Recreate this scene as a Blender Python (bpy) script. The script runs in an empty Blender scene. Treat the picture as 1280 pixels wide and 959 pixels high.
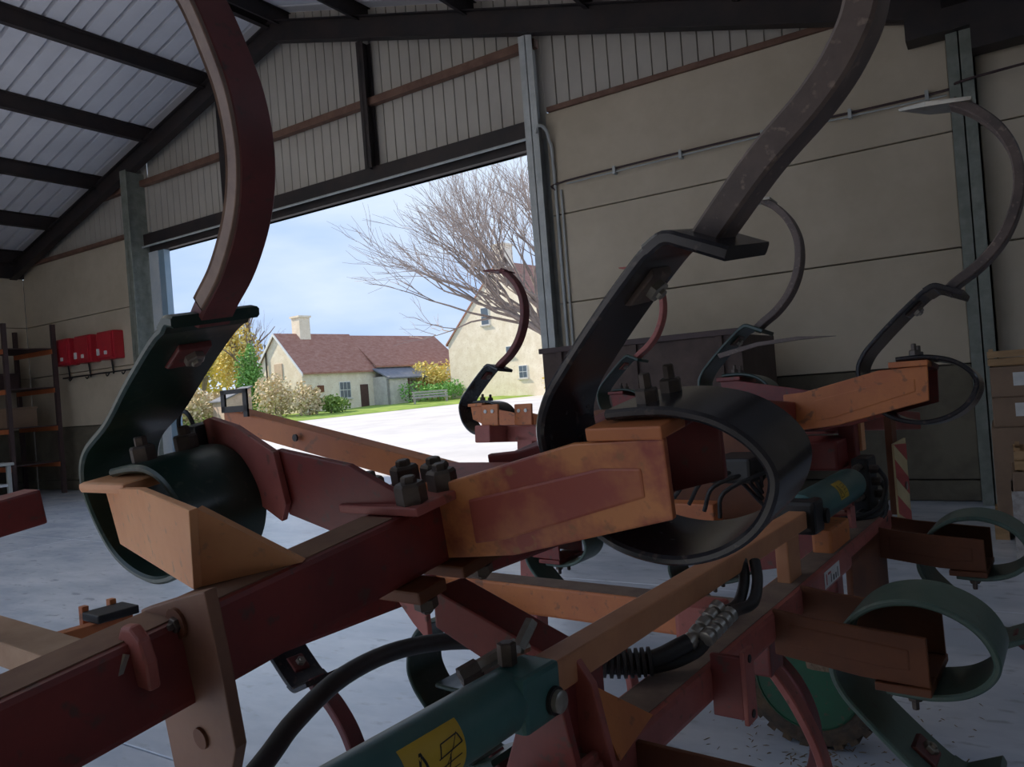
import bpy, bmesh, math, random
from mathutils import Vector, Matrix, noise
random.seed(7)
sc = bpy.context.scene
COL = sc.collection
# ------------------------------------------------------------------ camera
H = 1.57
yaw = math.radians(32.6); roll = math.atan(.078); pitch = math.atan(4.486/960)
UPZ = Vector((0, 0, 1))
FWD0 = Vector((-math.sin(yaw), math.cos(yaw), 0)); RIGHT0 = Vector((math.cos(yaw), math.sin(yaw), 0))
fwd = math.cos(pitch)*FWD0 + math.sin(pitch)*UPZ
up1 = math.cos(pitch)*UPZ - math.sin(pitch)*FWD0
cr = math.cos(roll)*RIGHT0 - math.sin(roll)*up1
cu = math.sin(roll)*RIGHT0 + math.cos(roll)*up1
cam_d = bpy.data.cameras.new('camera'); cam = bpy.data.objects.new('camera', cam_d); COL.objects.link(cam)
cam_d.sensor_width = 36; cam_d.lens = 27.0; cam_d.clip_start = .02; cam_d.clip_end = 2000
EYE = Vector((0, 0, H))
cam.matrix_world = Matrix(((cr.x, cu.x, -fwd.x, EYE.x), (cr.y, cu.y, -fwd.y, EYE.y), (cr.z, cu.z, -fwd.z, EYE.z), (0, 0, 0, 1)))
sc.camera = cam
# ------------------------------------------------------------------ sky, sun, exposure
w = bpy.data.worlds.new('world'); sc.world = w; w.use_nodes = True
nt = w.node_tree; nt.nodes.clear()
o_ = nt.nodes.new('ShaderNodeOutputWorld'); bg = nt.nodes.new('ShaderNodeBackground')
tc = nt.nodes.new('ShaderNodeTexCoord'); mp = nt.nodes.new('ShaderNodeMapping'); mp.inputs['Scale'].default_value = (1.2, 1.2, 4.0)
nz = nt.nodes.new('ShaderNodeTexNoise'); nz.inputs['Scale'].default_value = 2.2; nz.inputs['Detail'].default_value = 6
rp = nt.nodes.new('ShaderNodeValToRGB')
rp.color_ramp.elements[0].position = .36; rp.color_ramp.elements[0].color = (.46, .63, .96, 1)
rp.color_ramp.elements[1].position = .62; rp.color_ramp.elements[1].color = (.70, .82, 1.0, 1)
nt.links.new(tc.outputs['Generated'], mp.inputs['Vector']); nt.links.new(mp.outputs['Vector'], nz.inputs['Vector'])
nt.links.new(nz.outputs['Fac'], rp.inputs['Fac']); nt.links.new(rp.outputs['Color'], bg.inputs['Color'])
nt.links.new(bg.outputs['Background'], o_.inputs['Surface'])
SKY = .86
bg.inputs['Strength'].default_value = SKY
sun_d = bpy.data.lights.new('sun', 'SUN'); sun = bpy.data.objects.new('sun', sun_d); COL.objects.link(sun)
sun_d.energy = 4.2; sun_d.color = (1, .86, .66); sun_d.angle = math.radians(2)
trav = Vector((.968, .25, 0)).normalized()*math.cos(math.radians(38)) - UPZ*math.sin(math.radians(38))
sun.rotation_euler = trav.to_track_quat('-Z', 'Y').to_euler()
vs = sc.view_settings
vs.view_transform = 'Standard'; vs.look = 'None'; vs.gamma = 1; vs.use_curve_mapping = False; vs.exposure = 0.35

# ------------------------------------------------------------------ materials
MATS = {}
def mat(name, c1, c2=None, scale=6, rough=.6, metal=0, bump=0, detail=5, lo=.38, hi=.66, stretch=None, bscale=None, spec=.5, speck=None):
    if name in MATS: return MATS[name]
    m = bpy.data.materials.new(name); m.use_nodes = True; MATS[name] = m
    nt = m.node_tree; b = nt.nodes['Principled BSDF']
    b.inputs['Roughness'].default_value = rough; b.inputs['Metallic'].default_value = metal
    b.inputs['Specular IOR Level'].default_value = spec
    b.inputs['Base Color'].default_value = (*c1, 1)
    if c2:
        tc = nt.nodes.new('ShaderNodeTexCoord'); src = tc.outputs['Object']
        if stretch:
            mp = nt.nodes.new('ShaderNodeMapping'); mp.inputs['Scale'].default_value = stretch
            nt.links.new(src, mp.inputs['Vector']); src = mp.outputs['Vector']
        nz = nt.nodes.new('ShaderNodeTexNoise'); nz.inputs['Scale'].default_value = scale; nz.inputs['Detail'].default_value = detail
        nz.inputs['Roughness'].default_value = .65
        r = nt.nodes.new('ShaderNodeValToRGB')
        r.color_ramp.elements[0].position = lo; r.color_ramp.elements[0].color = (*c1, 1)
        r.color_ramp.elements[1].position = hi; r.color_ramp.elements[1].color = (*c2, 1)
        nt.links.new(src, nz.inputs['Vector']); nt.links.new(nz.outputs['Fac'], r.inputs['Fac'])
        out = r.outputs['Color']
        if speck:
            n2 = nt.nodes.new('ShaderNodeTexNoise'); n2.inputs['Scale'].default_value = scale*7; n2.inputs['Detail'].default_value = 4
            r2 = nt.nodes.new('ShaderNodeValToRGB'); r2.color_ramp.elements[0].position = .60; r2.color_ramp.elements[1].position = .70
            mx = nt.nodes.new('ShaderNodeMixRGB'); mx.inputs['Color2'].default_value = (*speck, 1)
            nt.links.new(src, n2.inputs['Vector']); nt.links.new(n2.outputs['Fac'], r2.inputs['Fac'])
            nt.links.new(r2.outputs['Color'], mx.inputs['Fac']); nt.links.new(out, mx.inputs['Color1']); out = mx.outputs['Color']
        nt.links.new(out, b.inputs['Base Color'])
        if bump:
            bp = nt.nodes.new('ShaderNodeBump'); bp.inputs['Strength'].default_value = bump; bp.inputs['Distance'].default_value = .02
            nb = nt.nodes.new('ShaderNodeTexNoise'); nb.inputs['Scale'].default_value = bscale or scale*4; nb.inputs['Detail'].default_value = 4
            nt.links.new(src, nb.inputs['Vector']); nt.links.new(nb.outputs['Fac'], bp.inputs['Height']); nt.links.new(bp.outputs['Normal'], b.inputs['Normal'])
    return m
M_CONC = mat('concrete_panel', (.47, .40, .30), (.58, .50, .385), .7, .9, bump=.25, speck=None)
M_CONCLOW = mat('concrete_panel_dark', (.10, .085, .062), (.19, .165, .12), 1.1, .95, bump=.25)  # darker brown concrete for the bottom panels and the right wall
M_JOINT = mat('joint_dark', (.03, .025, .02))
M_CLAD = mat('cladding_beige', (.40, .37, .33), (.47, .44, .39), .8, .6)
M_ROOF = mat('roof_sheet', (.62, .62, .66), (.72, .72, .76), .7, .55)
M_STEEL = mat('brown_steel', (.018, .015, .016), (.036, .024, .022), 3, .6)
M_RAIL = mat('rust_rail', (.13, .065, .045), (.20, .11, .075), 4, .7)
M_GALV = mat('galvanised', (.40, .42, .41), (.50, .52, .51), 5, .5, .1)
M_GALVG = mat('galvanised_green', (.17, .185, .155), (.25, .265, .23), 6, .6, .1)
M_FLOOR = mat('floor_concrete', (.50, .565, .68), (.74, .79, .88), .8, .24, bump=.05, speck=(.46, .50, .58), stretch=(1, 2.2, 1), spec=.8)
M_YARD = mat('yard_concrete', (.54, .53, .55), (.66, .65, .66), .35, .85)
M_GRASS = mat('grass', (.16, .27, .035), (.30, .40, .07), .8, .95, bump=.6, bscale=5)
M_ORANGE = mat('paint_orange', (.62, .215, .07), (.49, .15, .06), 5, .48, speck=(.30, .12, .06))
M_ORANGE_F = mat('paint_orange_faded', (.74, .36, .17), (.66, .29, .13), 7, .5, speck=(.50, .27, .15))
M_ORANGE_W = mat('paint_orange_worn', (.66, .255, .095), (.36, .08, .055), 6, .45, lo=.44, hi=.60, speck=(.40, .16, .07))
M_BAR = mat('paint_orange_pale', (.58, .27, .135), (.50, .22, .11), 9, .5)
M_RED = mat('paint_red', (.225, .036, .030), (.15, .026, .024), 6, .45, speck=(.12, .05, .04))
M_REDP = mat('paint_red_pink', (.40, .12, .10), (.29, .075, .06), 6, .5, speck=(.20, .08, .06))
M_REDB = mat('paint_red_brown', (.165, .052, .018), (.11, .034, .014), 5, .6)
M_DUST = mat('dusty_top', (.21, .15, .115), (.15, .10, .08), 12, .9)
M_GREEN = mat('spring_green', (.014, .036, .028), (.024, .052, .042), 9, .32, speck=(.05, .07, .055))
M_GREENL = mat('spring_green_dull', (.065, .12, .10), (.10, .155, .13), 8, .4, speck=(.08, .10, .09))
M_BLACK = mat('spring_black', (.017, .017, .022), (.036, .033, .037), 8, .22, speck=(.07, .055, .05))
M_BLACKD = mat('black_rubber', (.014, .014, .015), (.026, .026, .027), 14, .5)
M_SHANK = mat('shank_red', (.19, .05, .05), (.13, .04, .04), 8, .5, speck=(.10, .05, .045))
M_SHANKW = mat('shank_worn', (.30, .20, .15), (.16, .10, .08), 10, .55)
M_SHANKD = mat('shank_dark', (.14, .10, .085), (.075, .055, .05), 10, .5, speck=(.22, .16, .13))
M_NUT = mat('nut_steel', (.13, .105, .09), (.075, .055, .045), 20, .5, .4)
M_ZINC = mat('zinc', (.40, .38, .34), (.30, .28, .24), 20, .4, .7)
M_CYL = mat('cylinder_teal', (.042, .128, .125), (.06, .16, .152), 8, .4)
M_YEL = mat('label_yellow', (.62, .42, .04), (.52, .34, .03), 12, .5)
M_INK = mat('ink_black', (.02, .02, .018))
M_WHITE = mat('label_white', (.72, .72, .70), (.62, .62, .6), 15, .5)
M_STRIPE_R = mat('marker_red', (.45, .06, .05), (.36, .05, .045), 10, .5)
M_STRIPE_Y = mat('marker_cream', (.62, .50, .26), (.52, .42, .22), 10, .5)
M_RIM = mat('rim_green', (.02, .115, .055), (.03, .085, .045), 6, .5, speck=(.10, .08, .05))
M_TYRE = mat('muddy_tyre', (.15, .095, .055), (.07, .055, .045), 9, .95, bump=.6)
M_MUD = mat('dry_mud', (.33, .23, .15), (.22, .15, .09), 16, .95, bump=.7)
M_CARD = mat('cardboard', (.27, .18, .12), (.22, .145, .10), 3, .85)
M_CRATE = mat('crate_wood', (.45, .28, .14), (.33, .20, .10), 5, .8, stretch=(1, 6, 6))
M_FILM = mat('stretch_film', (.36, .33, .31), (.50, .47, .45), 22, .22, bump=.9, bscale=18)
M_RACKO = mat('rack_orange', (.50, .14, .045), (.42, .11, .04), 4, .6)
M_RACKB = mat('rack_dark', (.05, .03, .03), (.07, .04, .04), 4, .6)
M_REDBOX = mat('cabinet_red', (.50, .02, .035), (.42, .018, .03), 6, .4)
M_DKBROWN = mat('trailer_brown', (.055, .034, .028), (.085, .055, .045), 4, .7)

# ------------------------------------------------------------------ mesh helpers
def prop(o, label=None, cat=None, group=None, kind=None):
    if label: o['label'] = label
    if cat: o['category'] = cat
    if group: o['group'] = group
    if kind: o['kind'] = kind
    return o
def origin_of(p):
    v = Vector((0, 0, 0))
    while p is not None: v = v + p.location; p = p.parent
    return v
def link(name, me, parent=None):
    o = bpy.data.objects.new(name, me); COL.objects.link(o)
    if parent is not None: o.parent = parent
    return o
def empty(name, loc, label=None, cat=None, group=None, kind=None):
    o = bpy.data.objects.new(name, None); COL.objects.link(o); o.location = loc; o.empty_display_size = .1
    return prop(o, label, cat, group, kind)
def mk(name, verts, faces, m, parent=None, smooth=False, bevel=0, segs=2, loc=None):
    """verts in world space; the object's origin is its thing's origin (or loc)"""
    og = origin_of(parent) if parent is not None else (Vector(loc) if loc is not None else None)
    vs_ = [Vector(v) for v in verts]
    if og is None:
        n_ = len(vs_); og = Vector((sum(v.x for v in vs_)/n_, sum(v.y for v in vs_)/n_, min(v.z for v in vs_)))
    me = bpy.data.meshes.new(name); me.from_pydata([v-og for v in vs_], [], faces)
    bm = bmesh.new(); bm.from_mesh(me)
    bmesh.ops.recalc_face_normals(bm, faces=bm.faces)
    if bevel:
        es = [e for e in bm.edges if len(e.link_faces) == 2 and e.calc_face_angle(0) > .6]
        bmesh.ops.bevel(bm, geom=es, offset=bevel, segments=segs, affect='EDGES', profile=.6)
    bm.to_mesh(me); bm.free()
    if smooth:
        for p in me.polygons: p.use_smooth = True
        try: me.set_sharp_from_angle(angle=math.radians(40))
        except Exception: pass
    for mm in (m if isinstance(m, (list, tuple)) else [m]): me.materials.append(mm)
    o = link(name, me, parent)
    if parent is None: o.location = og
    return o
BOXF = [(0, 1, 3, 2), (4, 6, 7, 5), (0, 4, 5, 1), (2, 3, 7, 6), (0, 2, 6, 4), (1, 5, 7, 3)]
def box(name, a, b, m, parent=None, bevel=0, fr=None, **k):
    """axis box from corner a to corner b in frame fr"""
    vs_ = [(x, y, z) for x in (a[0], b[0]) for y in (a[1], b[1]) for z in (a[2], b[2])]
    if fr: vs_ = [fr(*v) for v in vs_]
    return mk(name, vs_, BOXF, m, parent, bevel=bevel, **k)
def boxes_data(lst, fr=None):
    V, F = [], []
    for a, b in lst:
        o = len(V)
        for x in (a[0], b[0]):
            for y in (a[1], b[1]):
                for z in (a[2], b[2]): V.append(fr(x, y, z) if fr else Vector((x, y, z)))
        F += [tuple(i+o for i in f) for f in BOXF]
    return V, F
def prism(name, poly, t0, t1, m, parent, fr, bevel=0, holes=None, order='ltn', **k):
    """polygon [(l,n)] extruded along t; t0,t1 numbers or functions of l"""
    f0 = t0 if callable(t0) else (lambda l: t0); f1 = t1 if callable(t1) else (lambda l: t1)
    n_ = len(poly)
    V = [fr(l, f0(l), n) for l, n in poly] + [fr(l, f1(l), n) for l, n in poly]
    F = [tuple(range(n_)), tuple(range(2*n_-1, n_-1, -1))] + [(i, (i+1) % n_, n_+(i+1) % n_, n_+i) for i in range(n_)]
    return mk(name, V, F, m, parent, bevel=bevel, **k)
def catmull(pts, sub=5):
    P = [Vector(p) for p in pts]; out = []
    for i in range(len(P)-1):
        p0 = P[i-1] if i else P[0]*2-P[1]; p1 = P[i]; p2 = P[i+1]; p3 = P[i+2] if i+2 < len(P) else P[-1]*2-P[-2]
        for s in range(sub):
            t = s/sub
            out.append(.5*((2*p1)+(p2-p0)*t+(2*p0-5*p1+4*p2-p3)*t*t+(3*p1-p0-3*p2+p3)*t**3))
    out.append(P[-1]); return out
def ribbon(name, prof, t0, t1, th, m, parent, fr, sub=6, smooth=True):
    """leaf spring: profile [(l,n)] with thickness th, from t0 to t1"""
    pts = catmull([(a, b, 0) for a, b in prof], sub) if sub > 1 else [Vector((a, b, 0)) for a, b in prof]
    n_ = len(pts); V = []
    e = min(.004, th*.3)
    for i, p in enumerate(pts):
        d = (pts[min(i+1, n_-1)]-pts[max(i-1, 0)]).normalized(); nn = Vector((-d.y, d.x, 0))
        for off, tt in ((th/2-e, t0), (th/2, t0+e), (th/2, t1-e), (th/2-e, t1), (-th/2+e, t1), (-th/2, t1-e), (-th/2, t0+e), (-th/2+e, t0)):
            q = p+nn*off; V.append(fr(q.x, tt, q.y))
    F = []
    for i in range(n_-1):
        for j in range(8): F.append((i*8+j, i*8+(j+1) % 8, (i+1)*8+(j+1) % 8, (i+1)*8+j))
    F += [tuple(range(8)), tuple(range((n_-1)*8+7, (n_-1)*8-1, -1))]
    return mk(name, V, F, m, parent, smooth=smooth)
def tube(name, pts, r, m, parent=None, seg=10, sub=5, radii=None, caps=True, smooth=True, **k):
    P = catmull(pts, sub) if sub > 1 and len(pts) > 2 else [Vector(p) for p in pts]
    n_ = len(P); V, F = [], []; prev = None
    for i, p in enumerate(P):
        d = (P[min(i+1, n_-1)]-P[max(i-1, 0)]).normalized()
        if prev is None: a = d.cross(Vector((0, 0, 1)) if abs(d.z) < .9 else Vector((1, 0, 0))).normalized()
        else: a = (prev-d*prev.dot(d)).normalized()
        b = d.cross(a); prev = a
        rr = radii(i/(n_-1)) if radii else r
        for j in range(seg):
            th = 2*math.pi*j/seg; V.append(p+a*math.cos(th)*rr+b*math.sin(th)*rr)
    for i in range(n_-1):
        for j in range(seg): F.append((i*seg+j, i*seg+(j+1) % seg, (i+1)*seg+(j+1) % seg, (i+1)*seg+j))
    if caps: F += [tuple(range(seg)), tuple(range((n_-1)*seg+seg-1, (n_-1)*seg-1, -1))]
    return mk(name, V, F, m, parent, smooth=smooth, **k)
def lathe(name, prof, c, axis, m, parent=None, seg=20, smooth=True, **k):
    """prof [(distance along axis, radius)]"""
    d = Vector(axis).normalized(); a = d.cross(Vector((0, 0, 1)) if abs(d.z) < .9 else Vector((1, 0, 0))).normalized(); b = d.cross(a); c = Vector(c)
    V = [c+d*s+a*math.cos(2*math.pi*j/seg)*r+b*math.sin(2*math.pi*j/seg)*r for s, r in prof for j in range(seg)]
    n_ = len(prof)
    F = [(i*seg+j, i*seg+(j+1) % seg, (i+1)*seg+(j+1) % seg, (i+1)*seg+j) for i in range(n_-1) for j in range(seg)]
    F += [tuple(range(seg)), tuple(range((n_-1)*seg+seg-1, (n_-1)*seg-1, -1))]
    return mk(name, V, F, m, parent, smooth=smooth, **k)
def hexnut(name, c, axis, r, h, m, parent, stud=.5):
    """hex nut with the threaded end standing out of it"""
    d = Vector(axis).normalized(); a = d.cross(Vector((.3, .9, .2))).normalized(); b = d.cross(a); c = Vector(c)
    V, F = [], []
    rings = [(0, r, 6), (h*.86, r, 6), (h, r*.86, 6), (h, r*.52, 6), (h*(1+stud), r*.5, 6), (h*(1+stud)+.002, r*.4, 6)]
    for s, rr, _ in rings:
        for j in range(6):
            th = math.pi/3*j; V.append(c+d*s+a*math.cos(th)*rr+b*math.sin(th)*rr)
    for i in range(len(rings)-1):
        for j in range(6): F.append((i*6+j, i*6+(j+1) % 6, (i+1)*6+(j+1) % 6, (i+1)*6+j))
    F += [tuple(range(6)), tuple(range(len(V)-1, len(V)-7, -1))]
    return mk(name, V, F, m, parent)

# ================================================================== SHED
XL, XR, XC, YB, YR = -19.6, -.12, -10.07, 9.31, -2.2       # left wall, right column line, ridge, front gable, rear gable
EAVE, SLOPE = 5.03, .287
def zraf(x): return EAVE + (9.5-abs(x-XC))*SLOPE                # underside of the rafters
def wall(name, label): return empty(name, (0, 0, 0), label, 'wall', kind='structure')
def panel_row(parent, x0, x1, y, z0, z1, m, thick=.16, axis='x'):
    g = .007
    if axis == 'x': return box('concrete_panel', (x0+g, y, z0+g), (x1-g, y+thick, z1-g), m, parent, bevel=.008, segs=1)
    return box('concrete_panel', (y, x0+g, z0+g), (y-thick if y < 0 else y+thick, x1-g, z1-g), m, parent, bevel=.008, segs=1)
JZ = [0, .23, 1.445, 2.66, 3.875, 5.06]
# --- front gable wall with the big opening
wb = wall('wall_front', 'gable wall of cream concrete panels and ribbed sheeting around the open doorway')
for (x0, x1) in ((-19.6, -14.62), (-5.08, -.27), (-.04, 4.6), (4.6, 9.4)):
    for z0, z1 in zip(JZ[:-1], JZ[1:]):
        top = z1 if x1 < 0 and x0 > -6 and z1 < 5 or x0 < -14 or x0 > -1 else 5.30
        if z1 > 5: top = 5.30 if x0 < -1 else 5.06
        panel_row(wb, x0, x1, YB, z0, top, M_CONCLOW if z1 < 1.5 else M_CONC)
box('joint_backing', (-19.6, YB+.15, 0), (-14.6, YB+.22, 5.3), M_JOINT, wb)
box('joint_backing', (-5.1, YB+.15, 0), (9.5, YB+.22, 5.3), M_JOINT, wb)
def cladding(name, x0, x1, zb, y, parent, top, pitch_=.2, gw=.022, gd=.03, m=M_CLAD):
    V, F = [], []; xs = []
    x = x0
    while x < x1-1e-6:
        xe = min(x+pitch_, x1); xs += [(x, 0), (xe-gw, 0), (xe-gw*.75, gd), (xe-gw*.25, gd)]; x = xe
    xs.append((x1, 0))
    for xx, dy in xs: V += [Vector((xx, y+dy, zb(xx) if callable(zb) else zb)), Vector((xx, y+dy, top(xx)))]
    for i in range(len(xs)-1): F.append((2*i, 2*i+2, 2*i+3, 2*i+1))
    return mk(name, V, F, m, parent)
ztop = lambda x: zraf(x)+.61
cladding('ribbed_sheet', -5.08, -.27, 5.34, YB+.03, wb, ztop)
cladding('ribbed_sheet', -14.4, -5.08, 4.98, YB+.06, wb, ztop)
cladding('ribbed_sheet', XL, -14.4, 5.30, YB+.03, wb, ztop)
cladding('ribbed_sheet', -.27, 9.6, 5.0, YB+.03, wb, lambda x: zraf(XR)+.58+max(0, x-XR)*.268)
# rails and door frame
box('girt_rail', (-19.5, YB-.10, 5.28), (-14.6, YB+.02, 5.36), M_RAIL, wb, bevel=.01)
box('girt_rail', (-5.02, YB-.05, 5.29), (-.6, YB+.02, 5.36), M_RAIL, wb, bevel=.01)
box('girt_rail', (-16.6, YB-.08, 6.22), (-5.12, YB+.04, 6.34), M_RAIL, wb, bevel=.01)
box('door_header', (-14.5, YB-.08, 4.99), (-5.28, YB+.10, 5.24), M_STEEL, wb, bevel=.01)
box('door_lintel_strip', (-14.4, YB-.02, 4.86), (-5.3, YB+.16, 4.985), M_STEEL, wb)
tube('header_pipe', [(-14.55, YB-.11, 4.98), (-5.28, YB-.11, 4.98)], .02, M_GALV, wb, seg=8)
for i in range(96):
    box('door_seal_tooth', (-14.3+i*.094, YB+.10, 4.84), (-16.05+i*.094, YB+.13, 4.862), M_STEEL, wb) if i % 2 == 0 else None
def ibeam(name, x, w_, y0, y1, z0, z1, m, parent, tf=.014):
    V, F = boxes_data([((x-w_/2, y0, z0), (x+w_/2, y0+tf, z1)), ((x-w_/2, y1-tf, z0), (x+w_/2, y1, z1)), ((x-tf/2, y0, z0), (x+tf/2, y1, z1))])
    return mk(name, V, F, m, parent)
ibeam('door_post', -5.19, .21, YB-.20, YB+.10, 0, zraf(-5.19), M_GALV, wb)
ibeam('door_post', -14.50, .21, YB-.42, YB+.10, 0, zraf(-14.5), M_GALVG, wb)
box('door_jamb_board', (-14.40, YB-.05, 0), (-14.10, YB+.03, 4.86), mat('jamb_white', (.55, .58, .6), (.45, .5, .55), 2, .5), wb)
box('door_jamb_board', (-14.10, YB-.03, 0), (-13.92, YB+.10, 4.86), mat('jamb_blue', (.20, .30, .38), (.25, .34, .42), 2, .5), wb)
ibeam('mullion', -8.22, .14, YB-.17, YB+.02, 5.2, zraf(-8.2), M_STEEL, wb)
ibeam('mullion', -11.75, .14, YB-.17, YB+.02, 5.2, zraf(-11.75), M_STEEL, wb)
ibeam('wall_column', -.16, .22, YB-.24, YB+.06, 0, 5.2, M_GALVG, wb)
# conduits
tube('conduit', [(-5.12, YB-.24, 4.98), (-5.06, YB-.25, 5.06), (-5.0, YB-.2, 5.04), (-4.99, YB-.1, 4.9), (-4.98, YB-.04, 4.3), (-4.98, YB-.04, .3)], .022, M_GALV, wb, seg=8)
tube('conduit', [(-4.90, YB-.03, 4.2), (-4.90, YB-.03, .3)], .016, M_GALV, wb, seg=8)
tube('conduit', [(-4.98, YB-.05, 4.2), (-4.8, YB-.05, 4.30), (-2.3, YB-.05, 4.31), (-.35, YB-.06, 4.29), (-.05, YB-.28, 4.29), (2.2, YB-.10, 4.40)], .014, M_RACKB, wb, seg=6)
tube('conduit', [(-4.8, YB-.05, 4.26), (-2.3, YB-.05, 4.275), (-.3, YB-.06, 4.24)], .010, M_GALV, wb, seg=6)
for x in (-4.1, -3.2, -2.2, -1.25, -.5): box('conduit_clip', (x, YB-.085, 4.235), (x+.035, YB, 4.335), M_GALV, wb)
tube('conduit', [(-14.62, YB-.28, 5.0), (-14.75, YB-.27, 4.98), (-14.78, YB-.25, 4.7), (-14.76, YB-.25, .3)], .022, M_GALV, wb, seg=8)
# --- side walls, rear wall
wl = wall('wall_left', 'dim side wall of concrete panels behind the shelf rack')
for i in range(4):
    y0 = YR+i*2.8775
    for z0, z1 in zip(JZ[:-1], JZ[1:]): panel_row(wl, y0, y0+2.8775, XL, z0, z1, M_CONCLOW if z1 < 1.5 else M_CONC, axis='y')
box('joint_backing', (XL-.22, YR, 0), (XL-.15, YB+.2, 5.06), M_JOINT, wl)
for i in range(4): ibeam('wall_column', XL+.12, .2, YR+.3+i*2.9, YR+.6+i*2.9, 0, 5.03, M_GALVG, wl)
wr = wall('wall_right', 'far side wall of the neighbouring bay')
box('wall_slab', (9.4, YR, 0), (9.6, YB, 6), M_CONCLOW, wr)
wq = wall('wall_rear', 'rear gable wall behind the viewpoint with a wide doorway')
DX0, DX1, DZ = -12.5, -2.0, 5.5
box('wall_slab', (XL, YR-.2, 0), (DX0, YR, 5.3), M_CONC, wq)
box('wall_slab', (DX1, YR-.2, 0), (9.6, YR, 5.3), M_CONC, wq)
cladding('ribbed_sheet', XL, XR, DZ, YR-.05, wq, ztop)
cladding('ribbed_sheet', XR, 9.6, 5.2, YR-.05, wq, lambda x: zraf(XR)+.58+max(0, x-XR)*.268)
box('door_header', (DX0, YR-.1, DZ-.1), (DX1, YR+.1, DZ+.15), M_STEEL, wq)
# --- roof
rf = empty('ceiling', (0, 0, 0), 'pitched roof of pale ribbed sheets on dark brown purlins', 'roof', kind='structure')
def roof_sheet(name, xa, xb, za, zb, parent, ya=4.44, yb=YB+.4, m=M_ROOF):
    V, F = [], []; ys = []; y = ya; pt = .31; gw = .065; gd = .10
    while y < yb-.01: ys += [(y, 0), (y+pt-gw, 0), (y+pt-gw*.7, gd), (y+pt-gw*.3, gd)]; y += pt
    for yy, dz in ys: V += [Vector((xa, yy, za+dz)), Vector((xb, yy, zb+dz))]
    for i in range(len(ys)-1): F.append((2*i, 2*i+2, 2*i+3, 2*i+1))
    ys.append((yb, 0))
    for yy, dz in ys[-1:]: pass
    V = []
    for yy, dz in ys: V += [Vector((xa, min(yy, yb), za+dz)), Vector((xb, min(yy, yb), zb+dz))]
    F = [(2*i, 2*i+2, 2*i+3, 2*i+1) for i in range(len(ys)-1)]
    return mk(name, V, F, m, parent)
RT = .60                                                        # sheet above rafter underside
roof_sheet('roof_sheeting', XL-.3, XC, zraf(XL-.3)+RT, zraf(XC)+RT, rf)
roof_sheet('roof_sheeting', XC, XR+.1, zraf(XC)+RT, zraf(XR+.1)+RT, rf)
roof_sheet('roof_sheeting', XR+.1, 9.6, zraf(XR)+RT-.02, zraf(XR)+RT+2.6, rf, YR-.6)
# unseen translucent rooflights added over the near half to brighten the interior
M_LIGHT = bpy.data.materials.new('added_rooflight'); M_LIGHT.use_nodes = True
_n = M_LIGHT.node_tree; _n.nodes.clear()
_o = _n.nodes.new('ShaderNodeOutputMaterial'); _t = _n.nodes.new('ShaderNodeBsdfTranslucent'); _t.inputs['Color'].default_value = (.92, .90, .84, 1)
_n.links.new(_t.outputs[0], _o.inputs['Surface'])
y_ = YR-.6; k_ = 0
while y_ < 4.43:
    wd_ = .31 if k_ % 2 else 1.24
    ye_ = min(y_+wd_, 4.44)
    if k_ % 2 == 0:
        roof_sheet('roof_sheeting', XL-.3, -14.0, zraf(XL-.3)+RT, zraf(-14.0)+RT, rf, y_, ye_); roof_sheet('roof_sheeting', -4.2, XR+.1, zraf(-4.2)+RT, zraf(XR+.1)+RT, rf, y_, ye_)
    for xa, xb in ((XL-.3 if k_ % 2 else -14.0, XC), (XC, XR+.1 if k_ % 2 else -4.2)):
        roof_sheet('roof_sheeting' if k_ % 2 else 'added_rooflight', xa, xb, zraf(xa)+RT, zraf(xb)+RT, rf, y_, ye_, M_ROOF if k_ % 2 else M_LIGHT)
    y_ = ye_; k_ += 1
for off in (-9.3, -7.62, -5.75, -3.85, -1.95, -.12, .12, 1.92, 3.95, 5.85, 7.75, 9.3):
    x = XC+off; zb = zraf(x)+.30; s = -SLOPE if off > 0 else SLOPE
    fr = lambda a, b, c, x=x, zb=zb, s=s: Vector((x+a, b, zb+c+a*s))
    V, F = boxes_data([((-.035, YR-.4, 0), (.035, YB+.05, .012)), ((-.035, YR-.4, 0), (-.021, YB+.05, .29)), ((-.035, YR-.4, .278), (.035, YB+.05, .29))], fr)
    mk('purlin', V, F, M_STEEL, rf)
def rafter(y, xa, xb, m=M_STEEL):
    w_, d_, tf = .16, .36, .016
    za, zb = zraf(xa), zraf(xb)
    def fr(s, yy, c): return Vector((xa+(xb-xa)*s, yy, za+(zb-za)*s+c))
    V, F = boxes_data([((0, y-w_/2, 0), (1, y+w_/2, tf)), ((0, y-w_/2, d_-tf), (1, y+w_/2, d_)), ((0, y-tf/2, 0), (1, y+tf/2, d_))], fr)
    return mk('rafter', V, F, m, rf)
for y in (YB-.22, 4.2, YR+.2):
    rafter(y, XL, XC); rafter(y, XC, XR)
    if y < 9: ibeam('portal_column', XR, .2, y-.15, y+.15, 0, 5.03, M_GALVG, rf) if y < -1 else None
box('eaves_beam', (XL-.22, YR, 5.05), (XL+.05, YB, 5.62), M_STEEL, rf)
box('eaves_beam', (XR-.16, YR, 5.03), (XR+.2, YB, 5.40), M_STEEL, rf)
box('eaves_bracket', (-.62, YB-.34, 4.80), (-.05, YB-.08, 5.10), M_STEEL, rf)
box('eaves_bracket', (-.05, YB-.36, 4.55), (.9, YB-.10, 5.20), M_STEEL, rf)
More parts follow.
